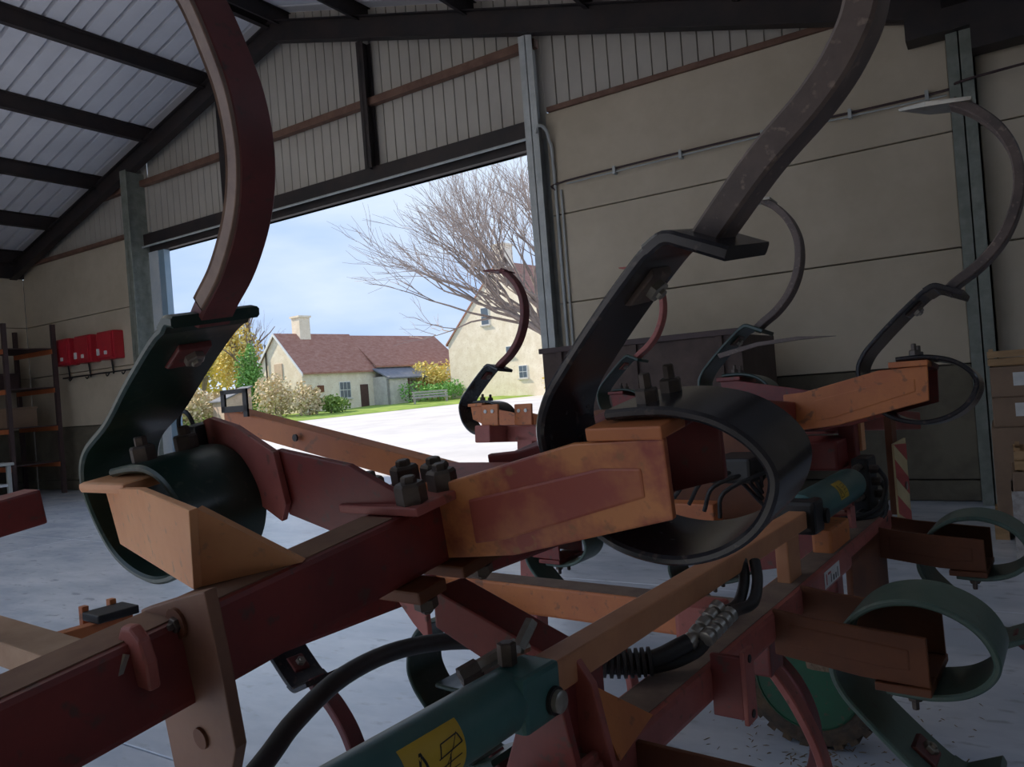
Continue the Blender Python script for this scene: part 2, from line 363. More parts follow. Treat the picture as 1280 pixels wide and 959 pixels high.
# --- floor
fl = empty('floor', (0, 0, 0), 'smooth pale grey concrete floor slabs of the shed', 'floor', kind='structure')
box('floor_base', (XL-.2, YR-.3, -.25), (9.6, YB+.25, -.02), M_JOINT, fl)
fx = [XL-.2, -15.2, -10.6, -6.0, -1.4, 3.4, 9.6]; fy = [YR-.3, -.8, 2.05, 5.4, YB+.25]
for i in range(len(fx)-1):
    for j in range(len(fy)-1):
        box('floor_slab', (fx[i]+.005, fy[j]+.005, -.2), (fx[i+1]-.005, fy[j+1]-.005, 0), M_FLOOR, fl, bevel=.004, segs=1)

# ================================================================== OUTSIDE
def zg(d): return max(0, d-25)*.0236
def O(a, d, z=0): return Vector((0, 0, 0)) + RIGHT0*a + FWD0*d + UPZ*z
V, F = [], []
ds = [-160, -60, -20, 0, 13, 25, 40, 60, 80, 120, 220]; as_ = [-220, -120, -60, -30, -15, 0, 15, 30, 60, 120, 220]
for d in ds:
    for a in as_: V.append(O(a, d, zg(d)-.03))
na = len(as_)
for i in range(len(ds)-1):
    for j in range(na-1): F.append((i*na+j, i*na+j+1, (i+1)*na+j+1, (i+1)*na+j))
prop(mk('yard_ground', V, F, M_YARD, None, loc=(0, 0, 0)), 'pale concrete farmyard outside the open doorway', 'ground', kind='structure')
def edge_d(a): return 47.5+(a+13)*.78 if a > -13 else 47.5-(a+13)*.1
V, F = [], []; na = 70; nd = 14
for i in range(nd):
    for j in range(na):
        a = -70+j*1.5; d = edge_d(a)+(i**1.6)*1.1
        bump = 0 if i == 0 else .10+.10*noise.noise(Vector((a*.5, d*.5, 0)))
        V.append(O(a, d, zg(d)+bump-.02))
for i in range(nd-1):
    for j in range(na-1): F.append((i*na+j, i*na+j+1, (i+1)*na+j+1, (i+1)*na+j))
prop(mk('lawn', V, F, M_GRASS, None, smooth=True, loc=(0, 0, 0)), 'strip of bright green lawn between yard and cottages', 'ground', kind='structure')
# tufts along the lawn edge
M_STONE = mat('cottage_stone', (.74, .66, .53), (.86, .79, .67), 1.6, .9, bump=.3, speck=(.62, .52, .40))
M_STONEG = mat('barn_stone_grey', (.52, .50, .48), (.64, .62, .58), 2.5, .9, speck=(.33, .31, .29))
M_TILE = mat('clay_tiles', (.30, .135, .10), (.40, .22, .17), 2.2, .85, bump=.5, speck=(.22, .13, .10), stretch=(1, 1, 3))
M_SLATE = mat('slate', (.12, .135, .17), (.17, .18, .22), 4, .6)
M_DOORB = mat('brown_door', (.075, .035, .03), (.10, .05, .04), 5, .7)
M_PANE = mat('window_glass', (.10, .13, .17), None, rough=.08)
M_FRAME = mat('white_frame', (.75, .76, .76), (.68, .7, .7), 6, .5)
class House:
    """local frame: s along the long side, p across (away from the viewer), z up"""
    def __init__(self, a, d, ha, hd, z0):
        self.c = O(a, d, 0); h = (RIGHT0*ha+FWD0*hd).normalized(); self.h = h; self.p = Vector((-h.y, h.x, 0)); self.z0 = z0
    def __call__(self, s, p, z): return self.c+self.h*s+self.p*p+UPZ*(self.z0+z)
def gabled(fr, s0, s1, wdt, ze, zr, mwall, mroof, root, over=.25):
    V = [fr(s, p, z) for s in (s0, s1) for p, z in ((0, -.6), (wdt, -.6), (wdt, ze), (wdt/2, zr), (0, ze))]
    F = [(0, 1, 2, 3, 4), (9, 8, 7, 6, 5)]+[(i, (i+1) % 5, 5+(i+1) % 5, 5+i) for i in range(5)]
    wl_ = mk('wall', V, F, mwall, root)
    sl = (zr-ze)/(wdt/2)
    for side in (0, 1):
        pe, pr = (-over, wdt/2) if side == 0 else (wdt+over, wdt/2)
        ze_ = ze-over*sl
        V = [fr(s, p, z+dz) for s in (s0-.12, s1+.12) for p, z in ((pe, ze_), (pr, zr)) for dz in (.02, .16)]
        mk('roof_slope', V, BOXF, mroof, root)
    return wl_
def window(fr, s0, s1, z0, z1, p, root, cols=2, rows=2, name='window'):
    f = box(name, (s0, p-.06, z0), (s1, p+.02, z1), M_FRAME, root, fr=fr)
    g = .05
    for i in range(cols):
        for j in range(rows):
            a0 = s0+g+(s1-s0-g)*i/cols; a1 = s0+(s1-s0-g)*(i+1)/cols; b0 = z0+g+(z1-z0-g)*j/rows; b1 = z0+(z1-z0-g)*(j+1)/rows
            box('pane', (a0, p-.075, b0), (a1, p-.055, b1), M_PANE, f, fr=fr)
    box('window_sill', (s0-.1, p-.14, z0-.1), (s1+.1, p, z0), M_STONEG, root, fr=fr)
# cottage with red tiled roof
fr1 = House(-15.5, 57.0, .615, .788, .72)
c1 = empty('cottage', fr1(0, 0, 0), 'stone cottage with red tiled roof and square cream chimney', 'building')
gabled(fr1, 0, 7.2, 6.0, 3.2, 6.2, M_STONE, M_TILE, c1)
for sg in (0, 1):
    pe = -.3 if sg == 0 else 6.3
    mk('verge_board', [fr1(s_, p, z+dz) for s_ in (-.2, -.12) for p, z in ((pe, 2.9), (3.0, 6.2)) for dz in (-.06, .17)], BOXF, M_FRAME, c1)
ch = box('chimney', (2.0, 2.5, 5.6), (3.0, 3.5, 7.6), M_STONE, c1, fr=fr1); box('chimney_cap', (1.9, 2.4, 7.6), (3.1, 3.6, 7.75), M_STONE, ch, fr=fr1)
window(fr1, 3.4, 4.5, 1.0, 2.3, 0, c1, 3, 2)
box('door', (5.5, -.05, -.2), (6.3, .02, 2.0), M_DOORB, c1, fr=fr1)
box('shutter', (1.3, -.06, 1.6), (1.9, .02, 2.1), M_REDB, c1, fr=fr1)
box('gable_hatch', (-.06, 2.3, 2.7), (.02, 3.3, 4.0), mat('pale_boards', (.62, .48, .36), (.55, .42, .32), 4, .8), c1, fr=fr1)
tube('drain_pipe', [fr1(-.1, 4.2, 0), fr1(-.1, 4.2, 5.6)], .06, M_JOINT, c1, seg=6)
b1 = empty('barn', fr1(9, 0, 0), 'long grey stone barn with red tiled roof beside the cottage', 'building')
gabled(fr1, 7.25, 17.6, 6.2, 3.5, 6.1, M_STONEG, M_TILE, b1)
window(fr1, 13.6, 14.6, 1.2, 2.2, 0, b1, 2, 2)
p1 = empty('porch', fr1(8.8, -1, 0), 'lean-to porch with dark slate roof between cottage and barn', 'porch')
V = [fr1(s, p, z) for s in (6.8, 11.2) for p, z in ((-2.0, 2.25), (.05, 3.2)) for z in (z, z+.12)]
mk('porch_roof', V, BOXF, M_SLATE, p1)
box('porch_side_wall', (6.9, -1.85, -.6), (9.0, -1.6, 2.3), M_STONEG, p1, fr=fr1)
box('porch_side_wall', (6.9, -1.85, -.6), (7.1, 0, 2.5), M_STONEG, p1, fr=fr1)
box('porch_back', (9.0, -.9, -.6), (11.1, -.7, 2.5), mat('porch_plaster', (.45, .42, .46), (.5, .47, .5), 2, .8), p1, fr=fr1)
for s in (9.05, 11.0): box('porch_post', (s, -1.85, -.6), (s+.15, -1.7, 2.3), M_DOORB, p1, fr=fr1)
# big farmhouse on the right
fr2 = House(-5.05, 64.0, .80, -.60, .8)
c2 = empty('farmhouse', fr2(5, 0, 0), 'tall cream stone farmhouse gable behind the bare tree', 'building')
V = [fr2(s, p, z) for p in (0, 6.5) for s, z in ((0, -.6), (11.6, -.6), (11.6, 4.7), (5.8, 10.6), (2.9, 7.9), (0, 4.7))]
F = [(0, 1, 2, 3, 4, 5), (11, 10, 9, 8, 7, 6)]+[(i, (i+1) % 6, 6+(i+1) % 6, 6+i) for i in range(6)]
mk('wall', V, F, M_STONE, c2)
for (sa, za, sb, zb_) in ((-.2, 4.55, 5.8, 10.65), (11.8, 4.55, 5.8, 10.65)):
    mk('roof_slope', [fr2(s, p, z+dz) for p in (-.1, 6.6) for s, z in ((sa, za), (sb, zb_)) for dz in (.02, .18)], BOXF, M_TILE, c2)
ch = box('chimney', (5.3, .1, 10.2), (6.4, 1.3, 12.0), M_STONE, c2, fr=fr2); box('chimney_cap', (5.2, 0, 12.0), (6.5, 1.4, 12.15), M_STONE, ch, fr=fr2)
window(fr2, 3.75, 4.55, 5.9, 7.3, 0, c2, 1, 2); window(fr2, 6.0, 6.6, 3.2, 4.0, 0, c2, 1, 1); window(fr2, 7.1, 7.9, 1.4, 2.4, 0, c2, 2, 2)
# garden shed at the left
fr3 = House(-19.6, 52.0, .75, .66, .65)
s1 = empty('garden_shed', fr3(0, 0, 0), 'small pale lean-to shed beside the ivy at the cottage gable', 'shed')
V = [fr3(s, p, z) for p in (0, 2) for s, z in ((0, -.6), (2.0, -.6), (2.0, 2.3), (0, 1.5))]
mk('wall', V, [(0, 1, 2, 3), (7, 6, 5, 4), (0, 4, 5, 1), (1, 5, 6, 2), (2, 6, 7, 3), (3, 7, 4, 0)], mat('shed_boards', (.45, .34, .29), (.55, .43, .37), 3, .8), s1)
mk('roof_slope', [fr3(s, p, z+dz) for p in (-.1, 2.1) for s, z in ((-.2, 1.42), (2.1, 2.34)) for dz in (.01, .1)], BOXF, M_SLATE, s1)
# bench by the hedge
bn = empty('garden_bench', O(-5.2, 60, zg(60)), 'weathered grey slatted bench on the lawn before the farmhouse', 'bench')
frb = House(-7.6, 58.5, .95, .3, zg(59)+.05)
M_GREYW = mat('grey_wood', (.38, .35, .33), (.48, .45, .42), 4, .85)
for z in (.42, .62, .82): box('slat', (0, .35, z), (2.8, .40, z+.13), M_GREYW, bn, fr=frb)
for p in (0, .17): box('slat', (0, p, .40), (2.8, p+.14, .44), M_GREYW, bn, fr=frb)
for s in (.1, 2.6):
    for p in (.02, .34): box('leg', (s, p, -.1), (s+.09, p+.07, .42 if p < .1 else .95), M_GREYW, bn, fr=frb)
# leaves as small quads
def leaf_cloud(name, blobs, n_, size, m, parent):
    V, F = [], []
    for k in range(n_):
        c, r = random.choice(blobs)
        while True:
            q = Vector((random.uniform(-1, 1), random.uniform(-1, 1), random.uniform(-1, 1)))
            if .25 < q.length < 1: break
        p = c+Vector((q.x*r.x, q.y*r.y, q.z*r.z))
        a = Vector((random.gauss(0, 1), random.gauss(0, 1), random.gauss(0, 1))).normalized(); b = a.orthogonal().normalized(); s = size*random.uniform(.6, 1.4)
        o = len(V); V += [p-a*s, p-b*s*.6, p+a*s, p+b*s*.6]; F.append((o, o+1, o+2, o+3))
    og = origin_of(parent)
    me = bpy.data.meshes.new(name); me.from_pydata([v-og for v in V], [], F); me.materials.append(m)
    o = link(name, me, parent); o['kind'] = 'stuff'; return o
def branches(p, d, ln, r, depth, out, spread=.55, lift=.12):
    e = p+d*ln
    mid = p+d*ln*.5+Vector((random.gauss(0, 1), random.gauss(0, 1), random.gauss(0, 1)))*ln*.04
    out.append((p, mid, e, r))
    if depth == 0: return
    for k in range(random.choice((2, 3, 3))):
        nd = (d+Vector((random.gauss(0, 1), random.gauss(0, 1), random.gauss(0, .7)))*spread+UPZ*lift).normalized()
        st = e if k == 0 else p+d*ln*random.uniform(.55, .95)
        branches(st, nd, ln*random.uniform(.62, .86), r*random.uniform(.5, .66), depth-1, out, spread, lift)
def tree_mesh(name, segs, m, parent):
    V, F = [], []
    for p, mid, e, r in segs:
        ns = 5 if r > .04 else 3
        prevo = None
        for q, rr in ((p, r), (mid, r*.85), (e, r*.6)):
            d = (e-p).normalized(); a = d.orthogonal().normalized(); b = d.cross(a); o = len(V)
            for j in range(ns): th = 2*math.pi*j/ns; V.append(q+a*math.cos(th)*rr+b*math.sin(th)*rr)
            if prevo is not None:
                for j in range(ns): F.append((prevo+j, prevo+(j+1) % ns, o+(j+1) % ns, o+j))
            prevo = o
    og = origin_of(parent)
    me = bpy.data.meshes.new(name); me.from_pydata([v-og for v in V], [], F); me.materials.append(m)
    return link(name, me, parent)
M_BARK = mat('bark', (.20, .16, .14), (.28, .23, .20), 4, .9)
M_BARKL = mat('twig', (.30, .25, .23), (.36, .30, .27), 4, .9)
def bare_tree(a, d, h, label, n_main=6, depth=5, lean=(-.3, 0), r0=.28):
    base = O(a, d, zg(d)); t = empty('bare_tree', base, label, 'tree')
    segs = [(base-UPZ*.3, base+UPZ*h*.1, base+UPZ*h*.2, r0)]
    fine = []
    for k in range(n_main):
        th = 2*math.pi*k/n_main+random.uniform(-.3, .3)
        dv = (UPZ*random.uniform(.9, 1.5)+(RIGHT0*math.cos(th)+FWD0*math.sin(th))*random.uniform(.5, 1.0)+RIGHT0*lean[0]).normalized()
        branches(base+UPZ*h*random.uniform(.12, .2), dv, h*.27, r0*.42, depth, fine, .34, .16)
    thick = [s for s in fine if s[3] > .028]; thin = [s for s in fine if s[3] <= .028]
    thin = [(p, m_, e, max(r, .011)) for p, m_, e, r in thin]
    tree_mesh('trunk', segs+thick, M_BARK, t)
    o = tree_mesh('twigs', thin, M_BARKL, t); o['kind'] = 'stuff'
    return t
bare_tree(3.9, 40, 15.5, 'large leafless tree spreading over the farmhouse beside the door post', 15, 5, (-.75, 0), .34)
bare_tree(-24.5, 72, 10.5, 'thin leafless tree rising behind the left end of the cottage', 5, 4, (.1, 0), .18)
M_LEAFY = mat('leaf_yellow', (.80, .64, .16), (.62, .52, .20), 2, .8)
M_LEAFG = mat('leaf_green', (.20, .30, .06), (.12, .21, .05), 2, .8)
M_LEAFB = mat('leaf_brown', (.66, .52, .34), (.52, .46, .26), 2, .8)
M_IVY = mat('leaf_ivy', (.20, .42, .09), (.13, .30, .07), 2, .8)
def leafy(name, a, d, h, wid, m, label, cat, n_=1500, size=.16, trunk=True, group=None):
    base = O(a, d, zg(d)); t = empty(name, base, label, cat, group)
    blobs = []
    for k in range(9):
        th = random.uniform(0, 6.28); rr = random.uniform(0, wid*.5)
        blobs.append((base+RIGHT0*math.cos(th)*rr+FWD0*math.sin(th)*rr+UPZ*(h*random.uniform(.35, .85) if trunk else h*random.uniform(.3, .62)), Vector((wid*.32, wid*.32, h*(.2 if trunk else .34)))))
    leaf_cloud('foliage', blobs, n_, size, m, t)
    segs = []
    branches(base-UPZ*.2, UPZ, h*.36, .03*h if trunk else .05, 3, segs, .4, .2)
    tree_mesh('trunk' if trunk else 'stems', segs, M_BARK, t)
    return t
leafy('autumn_tree', -27.2, 68, 9.0, 5.5, M_LEAFY, 'yellow autumn tree left of the cottage, behind the green spring', 'tree', 5200, .17)
leafy('autumn_tree', -32.5, 61, 6.5, 6.0, M_LEAFY, 'low yellow autumn tree leftmost in the doorway', 'tree', 5200, .17)
leafy('autumn_tree', -22.4, 63, 9.4, 3.0, M_LEAFY, 'tall yellow tree just behind the ivy at the cottage gable', 'tree', 3000, .15)
leafy('hedge', -24.0, 55, 2.9, 8.0, M_LEAFB, 'low tangled brown and green hedge left of the garden shed', 'hedge', 6000, .12, False)
leafy('ivy', -18.9, 56.0, 6.0, 1.5, M_IVY, 'column of green ivy climbing the left edge of the cottage gable', 'ivy', 3000, .10, False)
leafy('shrub', -16.2, 52.5, 3.6, 3.2, M_LEAFB, 'tall brownish shrub in front of the cottage gable', 'shrub', 1700, .11, False)
leafy('shrub', -13.9, 52.2, 2.7, 2.3, M_LEAFB, 'medium brown shrub below the cottage eaves corner', 'shrub', 1200, .11, False)
leafy('shrub', -12.6, 53.0, 1.7, 2.0, M_LEAFG, 'small green shrub left of the cottage window', 'shrub', 1000, .10, False)
leafy('shrub', -6.4, 65.6, 3.6, 3.0, M_LEAFY, 'rounded yellow green bush in front of the barn', 'shrub', 1800, .12, False)
leafy('hedge', -6.2, 62.9, 1.9, 4.2, M_IVY, 'clipped dark green hedge behind the garden bench', 'hedge', 1500, .11, False)
leafy('shrub', 3.7, 54.0, 3.0, 3.0, M_LEAFY, 'yellow shrub at the foot of the farmhouse by the door post', 'shrub', 1100, .12, False)

# ================================================================== CULTIVATOR
az = math.radians(4.2); al = math.radians(8.1); a2 = math.radians(5.0)
T0 = Vector((math.sin(az), math.cos(az), 0)); LX = Vector((math.cos(az), -math.sin(az), 0))
W1T = T0*math.cos(al)+UPZ*math.sin(al); W1N = UPZ*math.cos(al)-T0*math.sin(al)
W2T = T0*math.cos(a2)-UPZ*math.sin(a2); W2N = UPZ*math.cos(a2)+T0*math.sin(a2)
def cf(l, t, z): return EYE+LX*l+T0*t+UPZ*z                      # centre section: along travel, across, up
def w1(l, t, n): return EYE+LX*l+W1T*t+W1N*n                     # near wing, folded over and tilted up
def w2(l, t, n): return EYE+LX*l+T0*2.633+W2T*t+W2N*n            # far wing
cu_root = empty('cultivator', cf(-.9, 1.8, -1.57), 'folded red spring tine cultivator with upturned wings filling the foreground', 'cultivator')
CR = cu_root
SPRING = [(-.055, -.020), (-.01, -.018), (.04, -.020), (.098, -.036), (.142, -.070), (.157, -.112), (.130, -.167), (.073, -.205), (0, -.218), (-.080, -.197), (-.142, -.137), (-.167, -.055), (-.150, .0), (-.108, .050), (-.042, .116), (.019, .171), (.040, .186)]
SHANK = [(.086, .178), (.118, .207), (.187, .258), (.250, .335), (.290, .440), (.294, .550), (.262, .645), (.203, .722), (.140, .770)]
def bar_sweep(name, pts, tc_, w_, th, m, parent, fr, sub=6, m2=None, taper=None):
    """flat bar bent in the (l,n) plane; w_ is its width across, th its thickness"""
    P = catmull([(a, b, 0) for a, b in pts], sub); n_ = len(P); V = []
    e = .004
    for i, p in enumerate(P):
        d = (P[min(i+1, n_-1)]-P[max(i-1, 0)]).normalized(); nn = Vector((-d.y, d.x, 0)); k = taper(i/(n_-1)) if taper else 1
        for off, tt in ((th/2-e, -w_*k/2), (th/2, -w_*k/2+e), (th/2, w_*k/2-e), (th/2-e, w_*k/2), (-th/2+e, w_*k/2), (-th/2, w_*k/2-e), (-th/2, -w_*k/2+e), (-th/2+e, -w_*k/2)):
            q = p+nn*off; V.append(fr(q.x, tc_+tt, q.y))
    F = [(i*8+j, i*8+(j+1) % 8, (i+1)*8+(j+1) % 8, (i+1)*8+j) for i in range(n_-1) for j in range(8)]
    F += [tuple(range(8)), tuple(range((n_-1)*8+7, (n_-1)*8-1, -1))]
    o = mk(name, V, F, m, parent, smooth=True)
    if m2 is not None:                                          # worn near edge
        o.data.materials.append(m2)
        for pi, p in enumerate(o.data.polygons):
            pass
    return o
def share(tip, back, tc_, sgn, parent, fr, m):
    """arrow shaped share point: flat pointed blade with a raised rib"""
    (bl, bn), (tl, tn) = back, tip
    d = Vector((tl-bl, tn-bn, 0)); ln = d.length; d.normalize(); q = Vector((-d.y, d.x, 0))*sgn
    def P(s, tt, h): v = Vector((bl, bn, 0))+d*s+q*h; return fr(v.x, tc_+tt, v.y)
    V = [P(-.055, -.055, 0), P(-.055, .055, 0), P(ln*.45, .045, .0), P(ln, 0, 0), P(ln*.45, -.045, .0),
         P(-.055, -.05, .009), P(-.055, .05, .009), P(ln*.45, .040, .014), P(ln*.97, 0, .008), P(ln*.45, -.040, .014)]
    F = [(0, 1, 2, 3, 4), (9, 8, 7, 6, 5)]+[(i, (i+1) % 5, 5+(i+1) % 5, 5+i) for i in range(5)]
    return mk('share_point', V, F, m, parent)
M_RIB = mat('paint_rib_red', (.38, .085, .058), (.62, .235, .09), 5, .45, lo=.40, hi=.64)
PLATE_R = [(-.40, -.112), (-.332, -.107), (-.10, -.052), (.036, -.048), (.034, -.153), (-.231, -.219), (-.40, -.237)]
PLATE_F = [(-.055, -.048), (.02, -.048), (.21, -.085), (.40, -.125), (.40, -.235), (.33, -.24), (.14, -.2), (-.04, -.125)]
def tine(fr, bl, bn, t0, ms, msh, flip=1, kind='R', plate=None, spring=None, shank=None, wid=.15, lip=True, mb=None, mfl=None, sh_th=.03, bracket=True, share_m=None, nuts=True, mb_shade=None, label=None):
    g = lambda l, t, n: fr(bl+l, t0+t, bn+n*flip)
    sp = ribbon('tine_spring', spring or SPRING, 0, wid, .014, ms, CR, g)
    top = (spring or SPRING)[-1]
    if label: sp['label'] = label
    if lip: ribbon('spring_lip', [(top[0]-.004, top[1]-.002), (top[0]+.022, top[1]+.010), (top[0]+.050, top[1]+.000), (top[0]+.098, top[1]-.022)] if lip is True else [(top[0]-.004, top[1]-.001), (top[0]+lip*.4, top[1]+.010), (top[0]+lip, top[1]+.006)], -.002, wid+.002, .018, ms, sp, g, sub=4)
    SH = shank or SHANK
    sk = bar_sweep('tine_shank', SH, wid/2, .062, sh_th, msh, sp, g)
    share((SH[-1][0]-.155, SH[-1][1]+.028), SH[-1], wid/2, 1, sp, g, share_m or msh)
    q0, q1 = (spring or SPRING)[-3], (spring or SPRING)[-2]
    dd = Vector((q1[0]-q0[0], q1[1]-q0[1], 0)).normalized(); nn = Vector((dd.y, -dd.x, 0)); mm_ = Vector((q1[0], q1[1], 0))-dd*.035
    pp = [mm_-dd*.035+nn*.006, mm_+dd*.030+nn*.006, mm_+dd*.024+nn*.015, mm_-dd*.028+nn*.015]
    pad = prism('shank_foot', [(p_.x, p_.y) for p_ in pp], wid*.32, wid*.72, msh, sp, g, bevel=.003)
    c0 = mm_+nn*.014
    hexnut('nut', g(c0.x, wid*.55, c0.y), g(nn.x, 0, nn.y)-g(0, 0, 0), .017, .012, M_ZINC, sp, stud=.3)
    if nuts:
        for tt in (wid*.25, wid*.75): hexnut('nut', g(-.008, tt, -.012), fr(0, 0, flip)-fr(0, 0, 0), .016, .020, M_NUT, sp, stud=.9)
    if bracket:
        pb = plate or (PLATE_R if kind == 'R' else PLATE_F); mb = mb or M_ORANGE
        fl_ = box('tine_bracket', (-.072, -.028, -.048), (.038, .045, -.030), mfl or mb, CR, bevel=.003, fr=g)
        box('bracket_flange', (-.072, .046, -.048), (.038, wid+.028, -.030), mb_shade or mb, fl_, bevel=.003, fr=g)
        prism('side_plate', pb, -.022, -.010, mb, fl_, g, bevel=.003)
        prism('side_plate', pb, wid+.010, wid+.022, mb_shade or mb, fl_, g, bevel=.003)  # darker far plate and flange: shade inside the bracket put into their colour
        # pressed rib along the plate
        if kind == 'R':
            rib = [(-.30, -.135), (-.06, -.085), (.0, -.085), (.0, -.125), (-.24, -.195), (-.30, -.205)] if not plate else [(-.25, -.100), (-.06, -.080), (.0, -.080), (.0, -.125), (-.25, -.150)]
            prism('pressed_rib', rib, -.0238, -.016, M_RIB if mb is M_ORANGE_W else mb, fl_, g, bevel=.004)
    return sp
# --- near wing
box('wing_beam', (-.904, -.75, -.390), (-.823, 1.55, -.290), [M_RED], CR, bevel=.008, fr=w1)
box('dusty_cap', (-.896, -.70, -.2903), (-.831, .76, -.2885), mat('dusty_beam_top', (.26, .15, .095), (.19, .10, .065), 8, .8), CR, fr=w1)
box('wing_beam', (-2.58, -.9, -.43), (-2.48, .93, -.325), M_RED, CR, bevel=.008, fr=w1)
# black tine in the foreground
BSH = [(.084, .178), (.112, .207), (.173, .266), (.238, .318), (.277, .362), (.300, .410), (.312, .500), (.30, .580), (.255, .66), (.19, .73), (.13, .77)]
tine(w1, -.462, -.153, .875, M_BLACK, M_SHANKD, mb=M_ORANGE_W, mfl=M_ORANGE, mb_shade=M_RED, label='black leaf spring of the foreground tine', shank=BSH, sh_th=.036, share_m=M_ZINC)
# green tine at the left
g0 = (-1.277, -.160)
FSP = [(-1.36, -.184), (-1.29, -.177), (-1.235, -.180), (-1.188, -.203), (-1.155, -.246), (-1.156, -.292), (-1.196, -.345), (-1.281, -.372), (-1.362, -.362), (-1.425, -.325), (-1.466, -.257), (-1.475, -.196), (-1.438, -.145), (-1.339, -.097), (-1.244, -.036), (-1.144, .022), (-1.100, .040)]
FSH = [(-1.088, .044), (-1.058, .068), (-.997, .112), (-.939, .178), (-.908, .249), (-.903, .325), (-.918, .395), (-.948, .478), (-1.0, .555), (-1.06, .61)]
rel = lambda L_: [(a-g0[0], b-g0[1]) for a, b in L_]
fs = tine(w1, g0[0], g0[1], .62, M_GREEN, M_SHANK, spring=rel(FSP), shank=rel(FSH), sh_th=.028, bracket=False, nuts=False, lip=.034, label='dark green leaf spring of the left tine')
hexnut('nut', w1(-1.30, .655, -.172), W1N, .021, .028, M_NUT, fs); hexnut('nut', w1(-1.30, .735, -.172), W1N, .021, .028, M_NUT, fs)
bar_sweep('worn_edge', [(a-.0005, b) for a, b in FSH[1:]], .6635, .003, .0262, M_SHANKW, fs, w1)
fb = box('tine_bracket', (-1.408, .585, -.210), (-1.25, .80, -.192), M_ORANGE_F, CR, bevel=.008, fr=w1)
nf = lambda l: .605-.30*(l+1.33)
prism('side_plate', [(-1.405, -.212), (-1.30, -.203), (-1.10, -.182), (-.83, -.178), (-.89, -.287), (-1.375, -.312)], nf, lambda l: nf(l)+.012, M_ORANGE_F, fb, w1, bevel=.002)
gs = [w1(-.835, .468, -.180), w1(-.892, .482, -.287), w1(-.822, .585, -.289)]; gs2 = [p+W1T*.012+LX*-.008 for p in gs]
mk('gusset', gs+gs2, [(0, 1, 2), (5, 4, 3), (0, 1, 4, 3), (1, 2, 5, 4), (2, 0, 3, 5)], M_ORANGE_F, fb)
ff = lambda l: .785-.16*(l+1.31)
prism('side_plate', [(-1.32, -.130), (-1.29, -.124), (-1.19, -.140), (-1.068, -.183), (-1.06, -.27), (-1.085, -.302), (-1.12, -.29), (-1.32, -.225)], ff, lambda l: ff(l)+.012, M_REDP, fb, w1, bevel=.002)
f2 = lambda l: ff(-1.07)+.012+.10*(l+1.07)
prism('side_plate', [(-1.075, -.181), (-.925, -.212), (-.83, -.262), (-.80, -.292), (-.94, -.335), (-1.075, -.292)], f2, lambda l: f2(l)+.012, M_RED, fb, w1, bevel=.002)  # bent end of the same plate, its shaded side put in as darker red
rg = [w1(-1.385+.026*math.cos(t_), .79, -.145+.036*math.sin(t_)) for t_ in [i*math.pi/8 for i in range(17)]]
tube('clip_ring', rg, .0045, M_BLACKD, fb, seg=6, sub=1)
box('clip_block', (-1.36, .765, -.20), (-1.315, .81, -.135), M_BLACKD, fb, bevel=.006, fr=w1)
# long flat bar behind it
tb = mk('tie_bar', [cf(*p) for p in [(-.90, 1.080, -.155), (-.90, 1.080, -.205), (-1.60, 1.02, .004), (-1.60, 1.02, -.046), (-.90, 1.13, -.155), (-.90, 1.13, -.205), (-1.60, 1.07, .004), (-1.60, 1.07, -.046)]], BOXF, M_ORANGE, CR, bevel=.004)
for d_ in ((0, 0, 0),):
    V, F = boxes_data([((-1.60, 1.015, -.005), (-1.585, 1.02, .042)), ((-1.515, 1.015, -.02), (-1.50, 1.02, .042)), ((-1.60, 1.015, .034), (-1.50, 1.02, .044)), ((-1.60, 1.015, -.008), (-1.50, 1.02, .006))], cf)
    mk('catch_loop', V, F, M_BLACKD, tb)
lathe('bolt_hole', [(0, .008), (.004, .008)], cf(-1.36, 1.034, -.072), -T0, M_BLACKD, tb, seg=10)
# clamp with nuts on the beam
cl = box('beam_clamp', (-.955, .765, -.288), (-.785, 1.02, -.274), M_REDP, CR, bevel=.003, fr=w1)
for l, t in ((-.925, .81), (-.920, .885), (-.816, .79), (-.817, .862), (-.865, .90)):
    hexnut('nut', w1(l, t, -.275), W1N, .024, .032, M_NUT, cl, stud=.25)
box('clamp_jaw', (-.935, .74, -.412), (-.785, .80, -.392), M_REDB, cl, bevel=.004, fr=w1)
box('clamp_jaw', (-.935, .84, -.412), (-.785, 1.0, -.392), M_REDB, cl, bevel=.004, fr=w1)
for l, t in ((-.80, .765), (-.80, .90)): hexnut('nut', w1(l, t, -.412), -W1N, .018, .016, M_NUT, cl, stud=.3)
# hinge lugs on the beam
hp = [(-.823, -.262), (-.757, -.249), (-.757, -.353), (-.760, -.427), (-.775, -.47), (-.84, -.53), (-.90, -.50), (-.909, -.40), (-.823, -.395)]
hl = prism('hinge_lug', [(-.905, -.288), (-.823, -.266), (-.757, -.250), (-.758, -.35), (-.762, -.43), (-.785, -.47), (-.83, -.53), (-.88, -.55), (-.909, -.50), (-.905, -.40)], .413, .428, mat('lug_brown', (.24, .12, .075), (.17, .075, .05), 6, .55), CR, w1, bevel=.002)
lathe('lug_hole', [(0, .013), (.003, .0125), (.0031, .004)], w1(-.827, .4125, -.431), -W1T, M_REDB, hl, seg=16)
hexnut('pin_end', w1(-.822, .413, -.293), -W1T, .009, .009, M_NUT, hl, stud=.3)
lathe('pin_boss', [(0, .018), (.004, .018)], w1(-.824, .413, -.293), -W1T, M_REDB, hl, seg=16)
h2 = prism('hinge_lug', [(-.845, -.34), (-.80, -.342), (-.795, -.31), (-.80, -.285), (-.815, -.272), (-.835, -.274), (-.848, -.29)], .356, .370, M_REDP, CR, w1, bevel=.005, segs=3)
